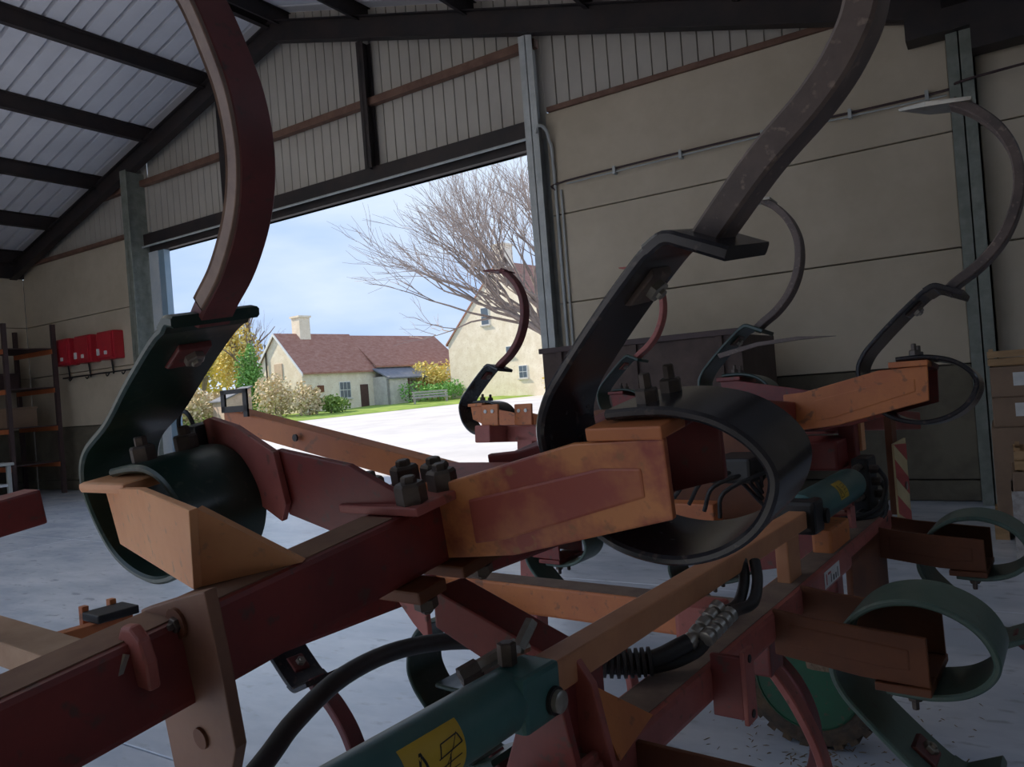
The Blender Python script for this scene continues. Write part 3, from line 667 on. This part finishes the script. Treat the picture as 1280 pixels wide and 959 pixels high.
tube('split_pin', [w1(-.825, .352, -.300), w1(-.828, .34, -.322), w1(-.832, .336, -.332)], .005, M_ZINC, h2, seg=6)
lathe('hinge_boss', [(-.03, .03), (0, .034), (.03, .03)], w1(-.80, .20, -.44), W1T, M_REDP, CR, seg=18)
# --- far wing
box('wing_beam', (-.86, -.42, -.224), (-.78, 2.3, -.124), M_RED, CR, bevel=.008, fr=w2)
box('wing_beam', (-2.56, .45, -.235), (-2.46, 2.3, -.145), M_REDP, CR, bevel=.008, fr=w2)
tine(w2, -.42, .013, .0, M_BLACK, M_SHANKD, mb=M_ORANGE, mb_shade=M_RED, share_m=M_ZINC)
tine(w2, -1.268, .06, .72, M_GREEN, M_SHANKD, kind='F', mb=M_RED, share_m=M_ZINC)
tine(w2, -2.93, .03, .95, M_BLACK, M_SHANK, kind='F', mb=M_ORANGE)
tine(w2, -2.42, .10, 1.75, M_GREEN, M_REDP, kind='F', mb=M_RED)
pf = box('u_bolt_plate', (-2.53, .47, -.150), (-2.42, .485, -.04), M_ORANGE, CR, bevel=.006, fr=w2)
for l in (-2.50, -2.455): lathe('bolt_hole', [(0, .010), (.003, .010)], w2(l, .469, -.075), -W2T, M_WHITE, pf, seg=10)
pf = box('u_bolt_plate', (-2.39, .57, -.150), (-2.28, .585, -.04), M_ORANGE, CR, bevel=.006, fr=w2)
for l in (-2.36, -2.315): lathe('bolt_hole', [(0, .010), (.003, .010)], w2(l, .569, -.075), -W2T, M_WHITE, pf, seg=10)
box('longitudinal_beam', (-2.50, .60, -.235), (-.82, .70, -.150), M_REDP, CR, bevel=.008, fr=w2)
box('wing_post', (-2.40, .60, -1.2), (-2.30, .70, -.2), M_REDP, CR, bevel=.008, fr=w2)
sp_ = prism('pointed_bar', [(-1.30, .13), (-1.12, .165), (-.95, .172), (-.80, .160), (-.95, .158), (-1.12, .148), (-1.29, .11)], .62, .635, M_SHANKD, CR, w2)
for k in range(3):
    l_ = -.685+k*.018
    mk('scribed_mark', [w2(l, -.0225-e, n_) for e in (0, .001) for l, n_ in ((l_, -.168), (l_+.006, -.166), (l_+.014, -.140), (l_+.008, -.142))], [(0, 1, 2, 3), (7, 6, 5, 4), (0, 1, 5, 4), (1, 2, 6, 5), (2, 3, 7, 6), (3, 0, 4, 7)], M_INK, CR)
# --- centre section
cb = box('centre_beam', (-.715, .55, -.640), (-.620, 3.15, -.570), M_REDP, CR, bevel=.012, fr=cf)
box('centre_beam', (-1.80, .45, -.640), (-1.70, 4.0, -.570), M_RED, CR, bevel=.012, fr=cf)
box('centre_beam', (-2.42, 2.60, -.640), (-2.32, 4.0, -.570), M_RED, CR, bevel=.012, fr=cf)
box('longitudinal_beam', (-1.72, 1.79, -.665), (-.70, 1.875, -.578), M_ORANGE, CR, bevel=.008, fr=cf)
box('longitudinal_beam', (-2.7, 3.05, -.665), (-.70, 3.14, -.578), M_RED, CR, bevel=.008, fr=cf)
box('dusty_cap', (-1.70, 1.795, -.5785), (-.74, 1.872, -.5765), M_DUST, CR, fr=cf)
box('dusty_cap', (-.705, .60, -.5705), (-.632, 3.1, -.5685), M_DUST, CR, fr=cf)
M_TAN = mat('dusty_tan', (.42, .28, .185), (.33, .20, .125), 5, .85)
tbm = box('longitudinal_beam', (-3.4, .80, -.645), (-1.78, .92, -.575), M_TAN, CR, bevel=.006, fr=cf)
bk = box('stop_bar', (-2.40, 1.02, -.585), (-2.30, 1.14, -.560), M_BLACKD, CR, bevel=.004, fr=cf)
for t_ in (1.02, 1.10): box('stop_ear', (-2.42, t_, -.64), (-2.395, t_+.02, -.545), M_ORANGE, bk, bevel=.003, fr=cf)
box('stop_arm', (-2.36, .90, -.64), (-2.32, 1.13, -.585), M_ORANGE, bk, bevel=.003, fr=cf)
lb = box('maker_label', (-.6205, 2.20, -.628), (-.6188, 2.36, -.582), M_WHITE, CR, fr=cf)
for (t, z0, z1, tw, mm) in ((2.215, -.62, -.59, .008, M_STRIPE_R), (2.235, -.596, -.590, .03, M_STRIPE_R), (2.262, -.622, -.598, .006, M_INK), (2.285, -.622, -.606, .012, M_INK), (2.31, -.622, -.606, .010, M_INK), (2.333, -.622, -.594, .006, M_INK)):
    box('print_stroke', (-.6187, t, z0), (-.6182, t+tw, z1), mm, lb, fr=cf)
# upper bar, post
ub = box('upper_bar', (-.705, .88, -.460), (-.655, 2.24, -.412), M_BAR, CR, bevel=.005, fr=cf)
box('bar_post', (-.69, 2.02, -.575), (-.655, 2.12, -.455), M_BAR, CR, bevel=.004, fr=cf)
box('bar_post', (-.70, .96, -.60), (-.66, 1.02, -.455), M_RED, CR, bevel=.004, fr=cf)
# cylinders
def cylinder(t0, t1, l, z, r, parent):
    c = lathe('hydraulic_cylinder', [(0, r*.8), (.004, r), (t1-t0-.03, r), (t1-t0-.012, r*.97), (t1-t0, r*.7)], cf(l, t0, z), T0, M_CYL, parent, seg=40)
    return c
c_1 = cylinder(-.35, .850, -.68, -.436, .043, CR)
box('clevis', (-.705, .825, -.477), (-.638, .915, -.398), M_CYL, c_1, bevel=.008, fr=cf)
pn = lathe('clevis_pin', [(0, .020), (.006, .020)], cf(-.638, .893, -.450), LX, M_BLACKD, c_1, seg=20)
lathe('pin_head', [(0, .016), (.010, .016), (.013, .012)], cf(-.634, .893, -.450), LX, M_ZINC, c_1, seg=20)
def patch(name, t0, t1, a0, a1, poly, l, z, r, m, parent):
    """decal on a cylinder: poly in unit square (u along, v around), grid filled"""
    V = []; F = []
    def P(u, v): a = math.radians(a0+(a1-a0)*v); return cf(l+math.cos(a)*r, t0+(t1-t0)*u, z+math.sin(a)*r)
    if poly is None:
        nu, nv = 2, 12
        for i in range(nu+1):
            for j in range(nv+1): V.append(P(i/nu, j/nv))
        for i in range(nu):
            for j in range(nv): F.append((i*(nv+1)+j, (i+1)*(nv+1)+j, (i+1)*(nv+1)+j+1, i*(nv+1)+j+1))
    else:
        for (ua, va), (ub_, vb), wd in poly:
            d = Vector((ub_-ua, vb-va, 0)); q = Vector((-d.y, d.x, 0)).normalized()*wd*.55; o = len(V); ns = 4
            for s in range(ns+1):
                f_ = s/ns; V += [P(ua+d.x*f_-q.x, va+d.y*f_-q.y), P(ua+d.x*f_+q.x, va+d.y*f_+q.y)]
            for s in range(ns): F.append((o+2*s, o+2*s+2, o+2*s+3, o+2*s+1))
    return mk(name, V, F, m, parent, smooth=True)
yl = patch('warning_label', .600, .700, -48, 52, None, -.68, -.436, .0434, M_YEL, c_1)
tri = [((.08, .12), (.45, .12), .035), ((.08, .12), (.265, .80), .035), ((.45, .12), (.265, .80), .035), ((.265, .3), (.265, .55), .03), ((.2, .3), (.33, .42), .02)]
hand = [((.52, .55), (.95, .62), .02), ((.55, .40), (.92, .45), .02), ((.55, .55), (.6, .75), .02), ((.6, .75), (.9, .78), .02), ((.9, .78), (.95, .62), .02), ((.55, .25), (.9, .28), .02), ((.48, .15), (.9, .8), .012), ((.7, .3), (.72, .55), .02)]
patch('warning_print', .600, .700, -48, 52, tri, -.68, -.436, .0438, M_INK, c_1); patch('warning_print', .600, .700, -48, 52, hand, -.68, -.436, .0438, M_INK, c_1)
c_2 = cylinder(2.26, 2.86, -.69, -.43, .055, CR)
box('clevis', (-.745, 2.20, -.480), (-.632, 2.30, -.385), M_BLACKD, c_2, bevel=.012, fr=cf)
lathe('clevis_pin', [(0, .022), (.012, .022)], cf(-.635, 2.30, -.44), LX, M_BLACKD, c_2, seg=18)
patch('warning_label', 2.50, 2.60, 0, 62, None, -.69, -.43, .0555, M_YEL, c_2)
patch('warning_print', 2.50, 2.60, 0, 62, tri+hand, -.69, -.43, .0560, M_INK, c_2)
# fittings on the first cylinder
for (p, q, r) in (((-.765, .845, -.425), (-.72, .95, -.40), .010), ((-.752, .825, -.412), (-.71, .91, -.385), .010)):
    f_ = tube('hose_fitting', [cf(*p), cf(*q)], r, M_ZINC, CR, seg=6, sub=1, smooth=False)
    lathe('fitting_nut', [(0, r*1.35), (.03, r*1.35)], cf(*p), cf(*q)-cf(*p), M_NUT, f_, seg=6, smooth=False)
lathe('fitting_nut', [(0, .014), (.03, .014), (.032, .01)], cf(-.69, .86, -.395), UPZ, M_NUT, CR, seg=6, smooth=False)
lathe('fitting_nut', [(0, .011), (.05, .011)], cf(-.70, .90, -.388), (0, .6, .4), M_ZINC, CR, seg=6, smooth=False)
# hoses
hz = [(-.99, .50, -.60), (-1.027, .671, -.538), (-1.065, .767, -.513), (-1.118, .915, -.501), (-1.107, 1.048, -.494), (-1.04, 1.161, -.503), (-.906, 1.198, -.512), (-.80, 1.23, -.530), (-.70, 1.29, -.535), (-.645, 1.36, -.515)]
h1 = tube('hydraulic_hose', [cf(*p) for p in hz], .0175, M_BLACKD, CR, seg=12)
h2_ = tube('hydraulic_hose', [cf(*p) for p in [(-.80, 1.245, -.545), (-.70, 1.31, -.552), (-.64, 1.37, -.535), (-.612, 1.385, -.500)]], .0145, M_BLACKD, CR, seg=12)
pts = catmull([cf(-.81, 1.225, -.528), cf(-.745, 1.262, -.538), cf(-.685, 1.30, -.536)], 12)
for i in range(0, len(pts)-1, 2):
    d = pts[min(i+1, len(pts)-1)]-pts[i]
    lathe('sleeve_ring', [(-.005, .018), (-.003, .027), (.003, .027), (.005, .018)], pts[i], d, M_BLACKD, h1, seg=16)
for k, (p, q) in enumerate((((-.645, 1.355, -.518), (-.612, 1.455, -.462)), ((-.612, 1.365, -.507), (-.59, 1.455, -.476)))):
    a, b = cf(*p), cf(*q); d = b-a
    prof = []
    for i in range(5): s = d.length*i/5; ln = d.length/5; prof += [(s, .011), (s+ln*.12, .016), (s+ln*.75, .016), (s+ln*.8, .010)]
    lathe('hose_coupling', prof, a, d, M_ZINC, h1 if k == 0 else h2_, seg=10)
for dx in (0, .03): tube('hydraulic_hose', [cf(-.612+dx*.5, 1.45, -.475), cf(-.63+dx*.4, 1.54, -.50), cf(-.64+dx, 1.62, -.505), cf(-.648+dx, 1.68, -.475), cf(-.665+dx, 1.72, -.44)], .0125, M_BLACKD, CR, seg=10)
# stub box, plate with holes and clevis plates on the centre beam
box('stub_box', (-.80, 1.62, -.640), (-.70, 1.72, -.530), M_REDP, CR, bevel=.012, fr=cf)
ph = box('stop_plate', (-.622, 1.40, -.665), (-.560, 1.412, -.545), M_RED, CR, bevel=.003, fr=cf)
pz = box('stop_flange', (-.562, 1.40, -.675), (-.552, 1.448, -.535), M_REDP, ph, bevel=.003, fr=cf)
for z in (-.553, -.658): lathe('bolt_hole', [(0, .008), (.002, .008)], cf(-.552, 1.424, z), LX, M_BLACKD, ph, seg=10)
cv = prism('clevis_plate', [(-.76, -.62), (-.66, -.42), (-.63, -.46), (-.60, -.60), (-.60, -.70), (-.76, -.70)], .985, 1.0, M_REDP, CR, cf, bevel=.003)
prism('clevis_plate', [(-.76, -.62), (-.68, -.42), (-.63, -.46), (-.60, -.60), (-.60, -.70), (-.76, -.70)], .90, .915, M_RED, CR, cf, bevel=.003)
mk('gusset', [cf(-.655, 1.0, -.462), cf(-.60, 1.0, -.575), cf(-.625, 1.16, -.572), cf(-.665, 1.0, -.462), cf(-.61, 1.0, -.575), cf(-.635, 1.16, -.572)], [(0, 1, 2), (5, 4, 3), (0, 1, 4, 3), (1, 2, 5, 4), (2, 0, 3, 5)], M_ORANGE, cv)
# --- lower tines
def low(l, t, z, kind='R', ms=M_GREENL, msh=M_SHANK, mb=M_REDB, **k): return tine(cf, l, z, t, ms, msh, flip=-1, kind=kind, mb=mb, **k)
LOWP = [(-.285, -.075), (-.10, -.052), (.036, -.048), (.034, -.153), (-.20, -.168), (-.285, -.180)]
low(-.34, 1.80, -.745, plate=LOWP, wid=.185); low(-.34, 2.92, -.770, plate=LOWP, wid=.185)
low(-1.52, 1.62, -.87, 'F', M_GREEN, M_SHANK, M_RED, bracket=False)
prism('bracket_plate', [(-1.31, -.452), (-1.21, -.44), (-1.205, -.552), (-1.25, -.515)], 1.23, 1.245, M_REDP, CR, cf, bevel=.003)
WP = [(-.885, .92, -.385), (-.885, .92, -.320), (-.885, 1.0, -.385), (-.885, 1.0, -.320), (-.66, .99, -.53), (-.66, .99, -.445), (-.66, 1.07, -.53), (-.66, 1.07, -.445)]
nb_ = mk('wing_prop', [cf(*p) for p in WP], BOXF, M_RED, CR, bevel=.004)
chn = box('tine_bracket', (-.63, 1.085, -.70), (-.36, 1.097, -.585), M_REDB, CR, bevel=.003, fr=cf)
box('side_plate', (-.63, .93, -.70), (-.36, .942, -.585), M_REDB, chn, bevel=.003, fr=cf); box('end_plate', (-.64, .93, -.70), (-.628, 1.097, -.56), M_REDP, chn, bevel=.003, fr=cf)
low(-1.93, 2.80, -.82, 'R', M_GREENL, M_REDP, M_RED); low(-2.22, 1.55, -.745, 'F', M_BLACK, M_SHANK, M_RED)
low(-2.95, 3.2, -.790, 'F', M_GREEN, M_SHANK, M_RED); low(-1.12, 2.6, -.770, 'F', M_GREEN, M_SHANK, M_RED)
# loose shank in front of the wheel
bar_sweep('tine_shank', [(-.76, -.74), (-.70, -.81), (-.645, -.90), (-.605, -1.0), (-.59, -1.12), (-.61, -1.3), (-.68, -1.45)], 2.0, .055, .022, M_REDP, CR, cf)
box('shank_clamp', (-.80, 1.95, -.80), (-.70, 2.05, -.64), M_RED, CR, bevel=.006, fr=cf)
# depth wheel
wc = cf(-1.0, 3.28, -1.57+.29)
wh = lathe('wheel_tyre', [(-.09, .19), (-.10, .25), (-.085, .280), (-.04, .290), (.04, .290), (.085, .280), (.10, .25), (.09, .19)], wc, T0, M_TYRE, CR, seg=40)
lathe('wheel_rim', [(-.10, .212), (-.105, .205), (-.085, .195), (-.06, .12), (-.05, .06), (-.07, .055), (-.07, .02)], wc, T0, M_RIM, wh, seg=36)
for i in range(5): hexnut('wheel_bolt', wc-T0*.058+(LX*math.cos(i*1.257)+UPZ*math.sin(i*1.257))*.085, -T0, .014, .012, M_ZINC, wh)
V, F = [], []
for i in range(26):
    th = i*2*math.pi/26
    c_ = wc+(LX*math.cos(th)+UPZ*math.sin(th))*.285; e1 = (LX*math.cos(th)+UPZ*math.sin(th)); e2 = (-LX*math.sin(th)+UPZ*math.cos(th))
    lug = [c_+e1*x*.012+e2*y*.018+T0*z*.085 for x in (-1, 1) for y in (-1, 1) for z in (-1, 1)]
    mk('tread_lug', lug, BOXF, M_TYRE, wh)
box('mud_clod', (-.98, 3.10, -1.22), (-.86, 3.2, -1.10), M_MUD, wh, bevel=.03, fr=cf)
box('wheel_arm', (-.96, 3.30, -1.32), (-.88, 3.40, -.60), M_RED, CR, bevel=.01, fr=cf)
# far mechanics
box('tower_beam', (-.93, 2.95, -.40), (-.75, 3.20, -.29), M_RED, CR, bevel=.01, fr=cf)
box('tower_post', (-.78, 3.10, -.66), (-.72, 3.17, -.16), M_RED, CR, bevel=.006, fr=cf)
box('tower_plate', (-.72, 3.16, -.35), (-.71, 3.22, -.18), M_ORANGE_F, CR, fr=cf)
vb = box('valve_block', (-.72, 3.0, -.60), (-.66, 3.14, -.36), M_BLACKD, CR, bevel=.012, fr=cf)
for i in range(4): lathe('valve_port', [(0, .016), (.03, .016), (.034, .010)], cf(-.66, 3.02+.03*i, -.40-.05*i), LX, M_NUT, vb, seg=8)
for i in range(4): lathe('valve_spool', [(0, .013), (.06, .013), (.064, .008)], cf(-.69, 3.0, -.39-.055*i), -T0, M_BLACKD if i % 2 else M_NUT, vb, seg=8)
for i in range(4): tube('hydraulic_hose', [cf(-.63, 3.02+.03*i, -.40-.05*i), cf(-.60-.01*i, 2.98+.03*i, -.45-.04*i), cf(-.64, 2.92+.03*i, -.54-.02*i), cf(-.80, 2.8, -.56)], .008, M_BLACKD, CR, seg=8)
for (p, q) in (((-.769, 2.70, -.489), (-.682, 2.80, -.500)), ((-.682, 2.80, -.500), (-.654, 2.70, -.750))):
    a, b = cf(*p), cf(*q); tube('link_bar', [a, b], .013, M_REDP, CR, seg=4, sub=1, smooth=False)
box('side_slab', (-.64, 2.50, -.90), (-.62, 3.0, -.60), M_REDB, CR, bevel=.006, fr=cf)
box('bracket_block', (-.70, 2.38, -.58), (-.64, 2.6, -.50), M_ORANGE, CR, bevel=.01, fr=cf)
# orange member and hoses seen through the black spring
box('cross_tube', (-1.45, 2.42, -.52), (-1.02, 2.50, -.44), M_ORANGE, CR, bevel=.006, fr=cf)
for i in range(5): tube('hydraulic_hose', [cf(-1.15+.05*i, 2.30, -.38-.02*i), cf(-1.05+.03*i, 2.3, -.30-.02*i), cf(-.95+.03*i, 2.4, -.33), cf(-.88, 2.5, -.45+.02*i)], .007, M_BLACKD, CR, seg=8)
box('manifold', (-1.0, 2.35, -.36), (-.86, 2.55, -.28), M_BLACKD, CR, bevel=.01, fr=cf)
box('tower_plate', (-1.62, 2.7, -.55), (-.9, 2.72, -.12), M_REDB, CR, bevel=.01, fr=cf)
# striped marker board
mbd = box('marker_board', (-.672, 3.50, -.74), (-.664, 3.76, -.36), M_STRIPE_Y, CR, fr=cf)
for k in range(4):
    z0 = -.80+k*.15
    ps = [(3.50, z0), (3.50, z0+.075), (3.76, z0+.075+.20*-.55), (3.76, z0+.20*-.55)]
    ps = [(t_, min(-.362, max(-.738, z_))) for t_, z_ in ps]
    mk('red_stripe', [cf(l, t_, z_) for l in (-.664, -.6628) for t_, z_ in ps], [(0, 1, 2, 3), (7, 6, 5, 4), (0, 1, 5, 4), (1, 2, 6, 5), (2, 3, 7, 6), (3, 0, 4, 7)], M_STRIPE_R, mbd)
lathe('board_bolt', [(0, .018), (.006, .018)], cf(-.662, 3.68, -.56), LX, M_ZINC, mbd, seg=10)
box('board_bracket', (-.70, 3.52, -.66), (-.672, 3.62, -.2), M_REDB, CR, bevel=.004, fr=cf)

# ================================================================== THINGS ALONG THE WALLS
# orange shelf rack at the left
rk = empty('shelf_rack', (-18.6, 8.5, 0), 'tall dark shelf rack with orange beams against the left wall', 'rack')
for x in (-19.45, -17.75):
    for y in (7.9, 8.9): box('upright', (x, y, 0), (x+.09, y+.08, 3.75), M_RACKB, rk)
for z in (.70, 1.50, 2.34, 3.2):
    for y in (7.9, 8.9): box('shelf_beam', (-19.4, y-.02, z-.10), (-17.7, y+.04, z), M_RACKO, rk)
    box('shelf_board', (-19.38, 7.96, z), (-17.72, 8.9, z+.025), M_RACKB, rk)
box('price_tag', (-18.9, 7.874, 1.42), (-18.6, 7.88, 1.49), M_WHITE, rk)
for (x, z, h, lab, mm) in ((-19.1, 2.365, .35, 'dark storage box on the second highest rack shelf', M_RACKB), (-18.4, 1.525, .4, 'brown carton on the rack shelf with the white tag', M_CARD)):
    b_ = empty('storage_box', (x, 8.4, z), lab, 'box')
    V, F = boxes_data([((x-.25, 8.1, z), (x+.25, 8.7, z+h))]); mk('body', V, F, mm, b_, bevel=.01)
    box('lid', (x-.27, 8.08, z+h), (x+.27, 8.72, z+h+.04), mm, b_, bevel=.008)
# workbench in front of it
bx = empty('work_trestle', (-17.6, 7.2, 0), 'pale metal trestle table standing before the shelf rack', 'table')
M_TREST = mat('trestle_grey', (.38, .40, .38), (.46, .48, .46), 4, .5)
box('table_top', (-19.0, 6.9, .78), (-16.9, 7.6, .84), M_TREST, bx, bevel=.01)
box('lower_board', (-18.9, 6.95, .36), (-17.0, 7.55, .41), mat('white_board', (.6, .62, .66), (.5, .52, .56), 2, .5), bx)
for x in (-18.9, -17.05):
    for y in (6.95, 7.5): box('leg', (x, y, 0), (x+.07, y+.07, .78), M_TREST, bx)
for (p, q) in (((-18.4, 7.0, .42), (-17.95, 7.0, .78)), ((-18.4, 7.0, .78), (-17.95, 7.0, .42)), ((-17.9, 7.0, .42), (-17.5, 7.0, .78))): tube('brace', [p, q], .018, M_TREST, bx, seg=6, sub=1)
vz = empty('bench_vice', (-17.5, 7.1, .84), 'small pale bench vice on the end of the trestle table', 'vice')
box('vice_base', (-17.62, 7.0, .84), (-17.38, 7.2, .90), M_TREST, vz, bevel=.01); box('vice_jaw', (-17.56, 7.02, .90), (-17.42, 7.18, 1.06), M_TREST, vz, bevel=.01)
tube('vice_handle', [(-17.4, 7.1, .98), (-17.25, 7.1, .98)], .015, M_TREST, vz, seg=8, sub=1)
# three red cabinets on the wall
for k, (x, lab) in enumerate(((-17.95, 'red wall cabinet nearest the shelf rack, leftmost of three'), (-17.1, 'red wall cabinet in the middle of the row of three'), (-16.2, 'red wall cabinet nearest the doorway, rightmost of three'))):
    z = 2.82+k*.0
    rc = empty('wall_cabinet', (x, YB, z), lab, 'cabinet', 'red cabinets on the wall')
    box('cabinet_body', (x, YB-.24, z), (x+.62, YB, z+.60), M_REDBOX, rc, bevel=.03)
    dr = box('cabinet_door', (x+.04, YB-.27, z+.04), (x+.58, YB-.24, z+.56), M_REDBOX, rc, bevel=.012)
    box('latch', (x+.06, YB-.30, z+.10), (x+.14, YB-.27, z+.24), M_WHITE, dr, bevel=.008)
    box('latch', (x+.34, YB-.30, z+.10), (x+.42, YB-.27, z+.18), M_WHITE, dr, bevel=.008)
    tube('cable', [(x+.2, YB-.06, z), (x+.22, YB-.05, z-.22), (x+.22, YB-.05, z-.30)], .02, M_BLACKD, rc, seg=6)
rl = empty('tool_rail', (-16.6, YB, 2.55), 'dark horizontal hook rail below the red cabinets', 'rail')
tube('rail', [(-18.0, YB-.06, 2.56), (-15.3, YB-.06, 2.56)], .018, M_BLACKD, rl, seg=6, sub=1)
for x in (-17.6, -16.9, -16.1, -15.5): tube('hook', [(x, YB-.06, 2.56), (x, YB-.12, 2.48), (x+.02, YB-.16, 2.52)], .012, M_BLACKD, rl, seg=6)
# dark trailer body by the door post
tr = empty('steel_skip', (-3.2, 8.3, 0), 'dark brown open steel container standing against the right wall', 'container')
X0, X1, Y0, Y1, ZT = -4.42, -2.15, 7.6, 8.9, 1.92
box('side_panel', (X0, Y0, .35), (X1, Y0+.05, ZT), M_DKBROWN, tr, bevel=.006); box('side_panel', (X0, Y1-.05, .35), (X1, Y1, ZT), M_DKBROWN, tr, bevel=.006)
box('end_panel', (X0, Y0+.05, .35), (X0+.05, Y1-.05, ZT), M_BLACKD, tr, bevel=.006); box('end_panel', (X1-.05, Y0+.05, .35), (X1, Y1-.05, ZT), M_DKBROWN, tr, bevel=.006)
box('floor_plate', (X0, Y0, .28), (X1, Y1, .35), M_DKBROWN, tr)
box('top_rim', (X0-.03, Y0-.03, ZT), (X1+.03, Y0+.06, ZT+.06), M_RACKB, tr, bevel=.006)
for x in (X0+.2, X0+1.1, X1-.25): box('stiffener', (x, Y0-.04, .35), (x+.07, Y0, ZT), M_DKBROWN, tr, bevel=.004)
for x in (X0+.2, X1-.35):
    for y in (Y0+.1, Y1-.2): box('leg', (x, y, 0), (x+.12, y+.1, .28), M_RACKB, tr)
# cartons on the right
def carton(x0, x1, y0, y1, z0, z1, lab, tag_=True, grp='cartons stacked at the right wall'):
    c_ = empty('carton', ((x0+x1)/2, (y0+y1)/2, z0), lab, 'box', grp)
    box('body', (x0, y0, z0), (x1, y1, z1), M_CARD, c_, bevel=.008)
    box('tape', ((x0+x1)/2-.03, y0-.002, z1-.12), ((x0+x1)/2+.03, y1+.002, z1+.002), mat('tape_brown', (.33, .23, .14), (.3, .2, .12), 5, .35), c_)
    if tag_: box('paper_tag', (x0+.16, y0-.004, z1-.16), (x0+.27, y0, z1-.05), M_WHITE, c_)
    return c_
carton(-.10, .72, 7.55, 8.35, 1.17, 1.42, 'upper carton with a white tag in the stack at the right wall')
carton(-.10, .72, 7.55, 8.35, .92, 1.168, 'lower tagged carton under the top carton of the stack')
carton(-.12, .74, 7.50, 8.40, .14, .918, 'large bottom carton wrapped in film at the right wall', False)
pl = empty('pallet', (.3, 7.95, 0), 'wooden pallet under the stacked cartons', 'pallet')
for i in range(5): box('deck_board', (-.15, 7.46+i*.2, .11), (.78, 7.60+i*.2, .135), M_CRATE, pl)
for x in (-.15, .26, .68): box('stringer', (x, 7.46, .0), (x+.1, 8.42, .11), M_CRATE, pl)
def crate(x0, y0, z0, sx, sy, sz, lab):
    c_ = empty('fruit_crate', (x0+sx/2, y0+sy/2, z0), lab, 'crate')
    for k in range(2):
        za = z0+.01+k*sz*.5; zb = za+sz*.42
        box('slat', (x0, y0, za), (x0+sx, y0+.012, zb), M_CRATE, c_); box('slat', (x0, y0+sy-.012, za), (x0+sx, y0+sy, zb), M_CRATE, c_)
        box('slat', (x0, y0+.012, za), (x0+.012, y0+sy-.012, zb), M_CRATE, c_); box('slat', (x0+sx-.012, y0+.012, za), (x0+sx, y0+sy-.012, zb), M_CRATE, c_)
    for (x, y) in ((x0+.012, y0+.012), (x0+sx-.042, y0+.012), (x0+.012, y0+sy-.042), (x0+sx-.042, y0+sy-.042)): box('corner_post', (x, y, z0), (x+.03, y+.03, z0+sz+.02), M_CRATE, c_)
    box('bottom_board', (x0+.012, y0+.012, z0), (x0+sx-.012, y0+sy-.012, z0+.01), M_CRATE, c_)
crate(-.11, 7.62, 1.424, .42, .5, .13, 'small wooden crate on top of the carton stack')
cp = empty('carton', (.22, 6.95, 0), 'film wrapped carton in front of the stack at the right wall', 'box', 'cartons stacked at the right wall')
box('body', (.0, 6.7, .002), (.6, 7.3, .66), M_CARD, cp, bevel=.01)
V, F = [], []; nu, nv = 22, 16
for j in range(nv+1):
    for i in range(nu):
        th = i/nu*4; s_ = int(th); f_ = th-s_
        cx = [(-.012, 6.688), (.612, 6.688), (.612, 7.312), (-.012, 7.312)]; a_, b_ = cx[s_], cx[(s_+1) % 4]
        r_ = .012*noise.noise(Vector((i*.9, j*.7, 3)))
        V.append(Vector((a_[0]+(b_[0]-a_[0])*f_-.3*r_, a_[1]+(b_[1]-a_[1])*f_-abs(r_), .002+.52*j/nv)))
for j in range(nv):
    for i in range(nu): F.append((j*nu+i, j*nu+(i+1) % nu, (j+1)*nu+(i+1) % nu, (j+1)*nu+i))
mk('stretch_wrap', V, F, M_FILM, cp, smooth=True)
crate(.02, 6.72, .664, .42, .5, .15, 'wooden crate on the film wrapped carton')

# straw and soil crumbs on the floor round the wheel
V, F = [], []
for k in range(380):
    th = random.uniform(0, 6.28); rr = abs(random.gauss(0, .38)); c_ = cf(-.95+rr*math.cos(th)*1.3, 3.15+rr*math.sin(th)*1.5, -1.5685)
    a_ = random.uniform(0, 3.14); ln = random.uniform(.003, .018); wd = random.uniform(.0008, .003); d_ = Vector((math.cos(a_), math.sin(a_), 0)); q_ = Vector((-d_.y, d_.x, 0)); h_ = random.uniform(.001, .004)
    o = len(V); V += [c_-d_*ln-q_*wd, c_+d_*ln-q_*wd, c_+d_*ln+q_*wd, c_-d_*ln+q_*wd, c_+UPZ*h_]; F += [(o, o+1, o+2, o+3), (o, o+1, o+4), (o+1, o+2, o+4), (o+2, o+3, o+4), (o+3, o, o+4)]
prop(mk('floor_debris', V, F, mat('straw_soil', (.28, .20, .12), (.18, .13, .09), 30, .95), None, loc=cf(-.95, 3.15, -1.57)), 'brown straw and soil crumbs scattered round the muddy wheel', 'debris', kind='stuff')
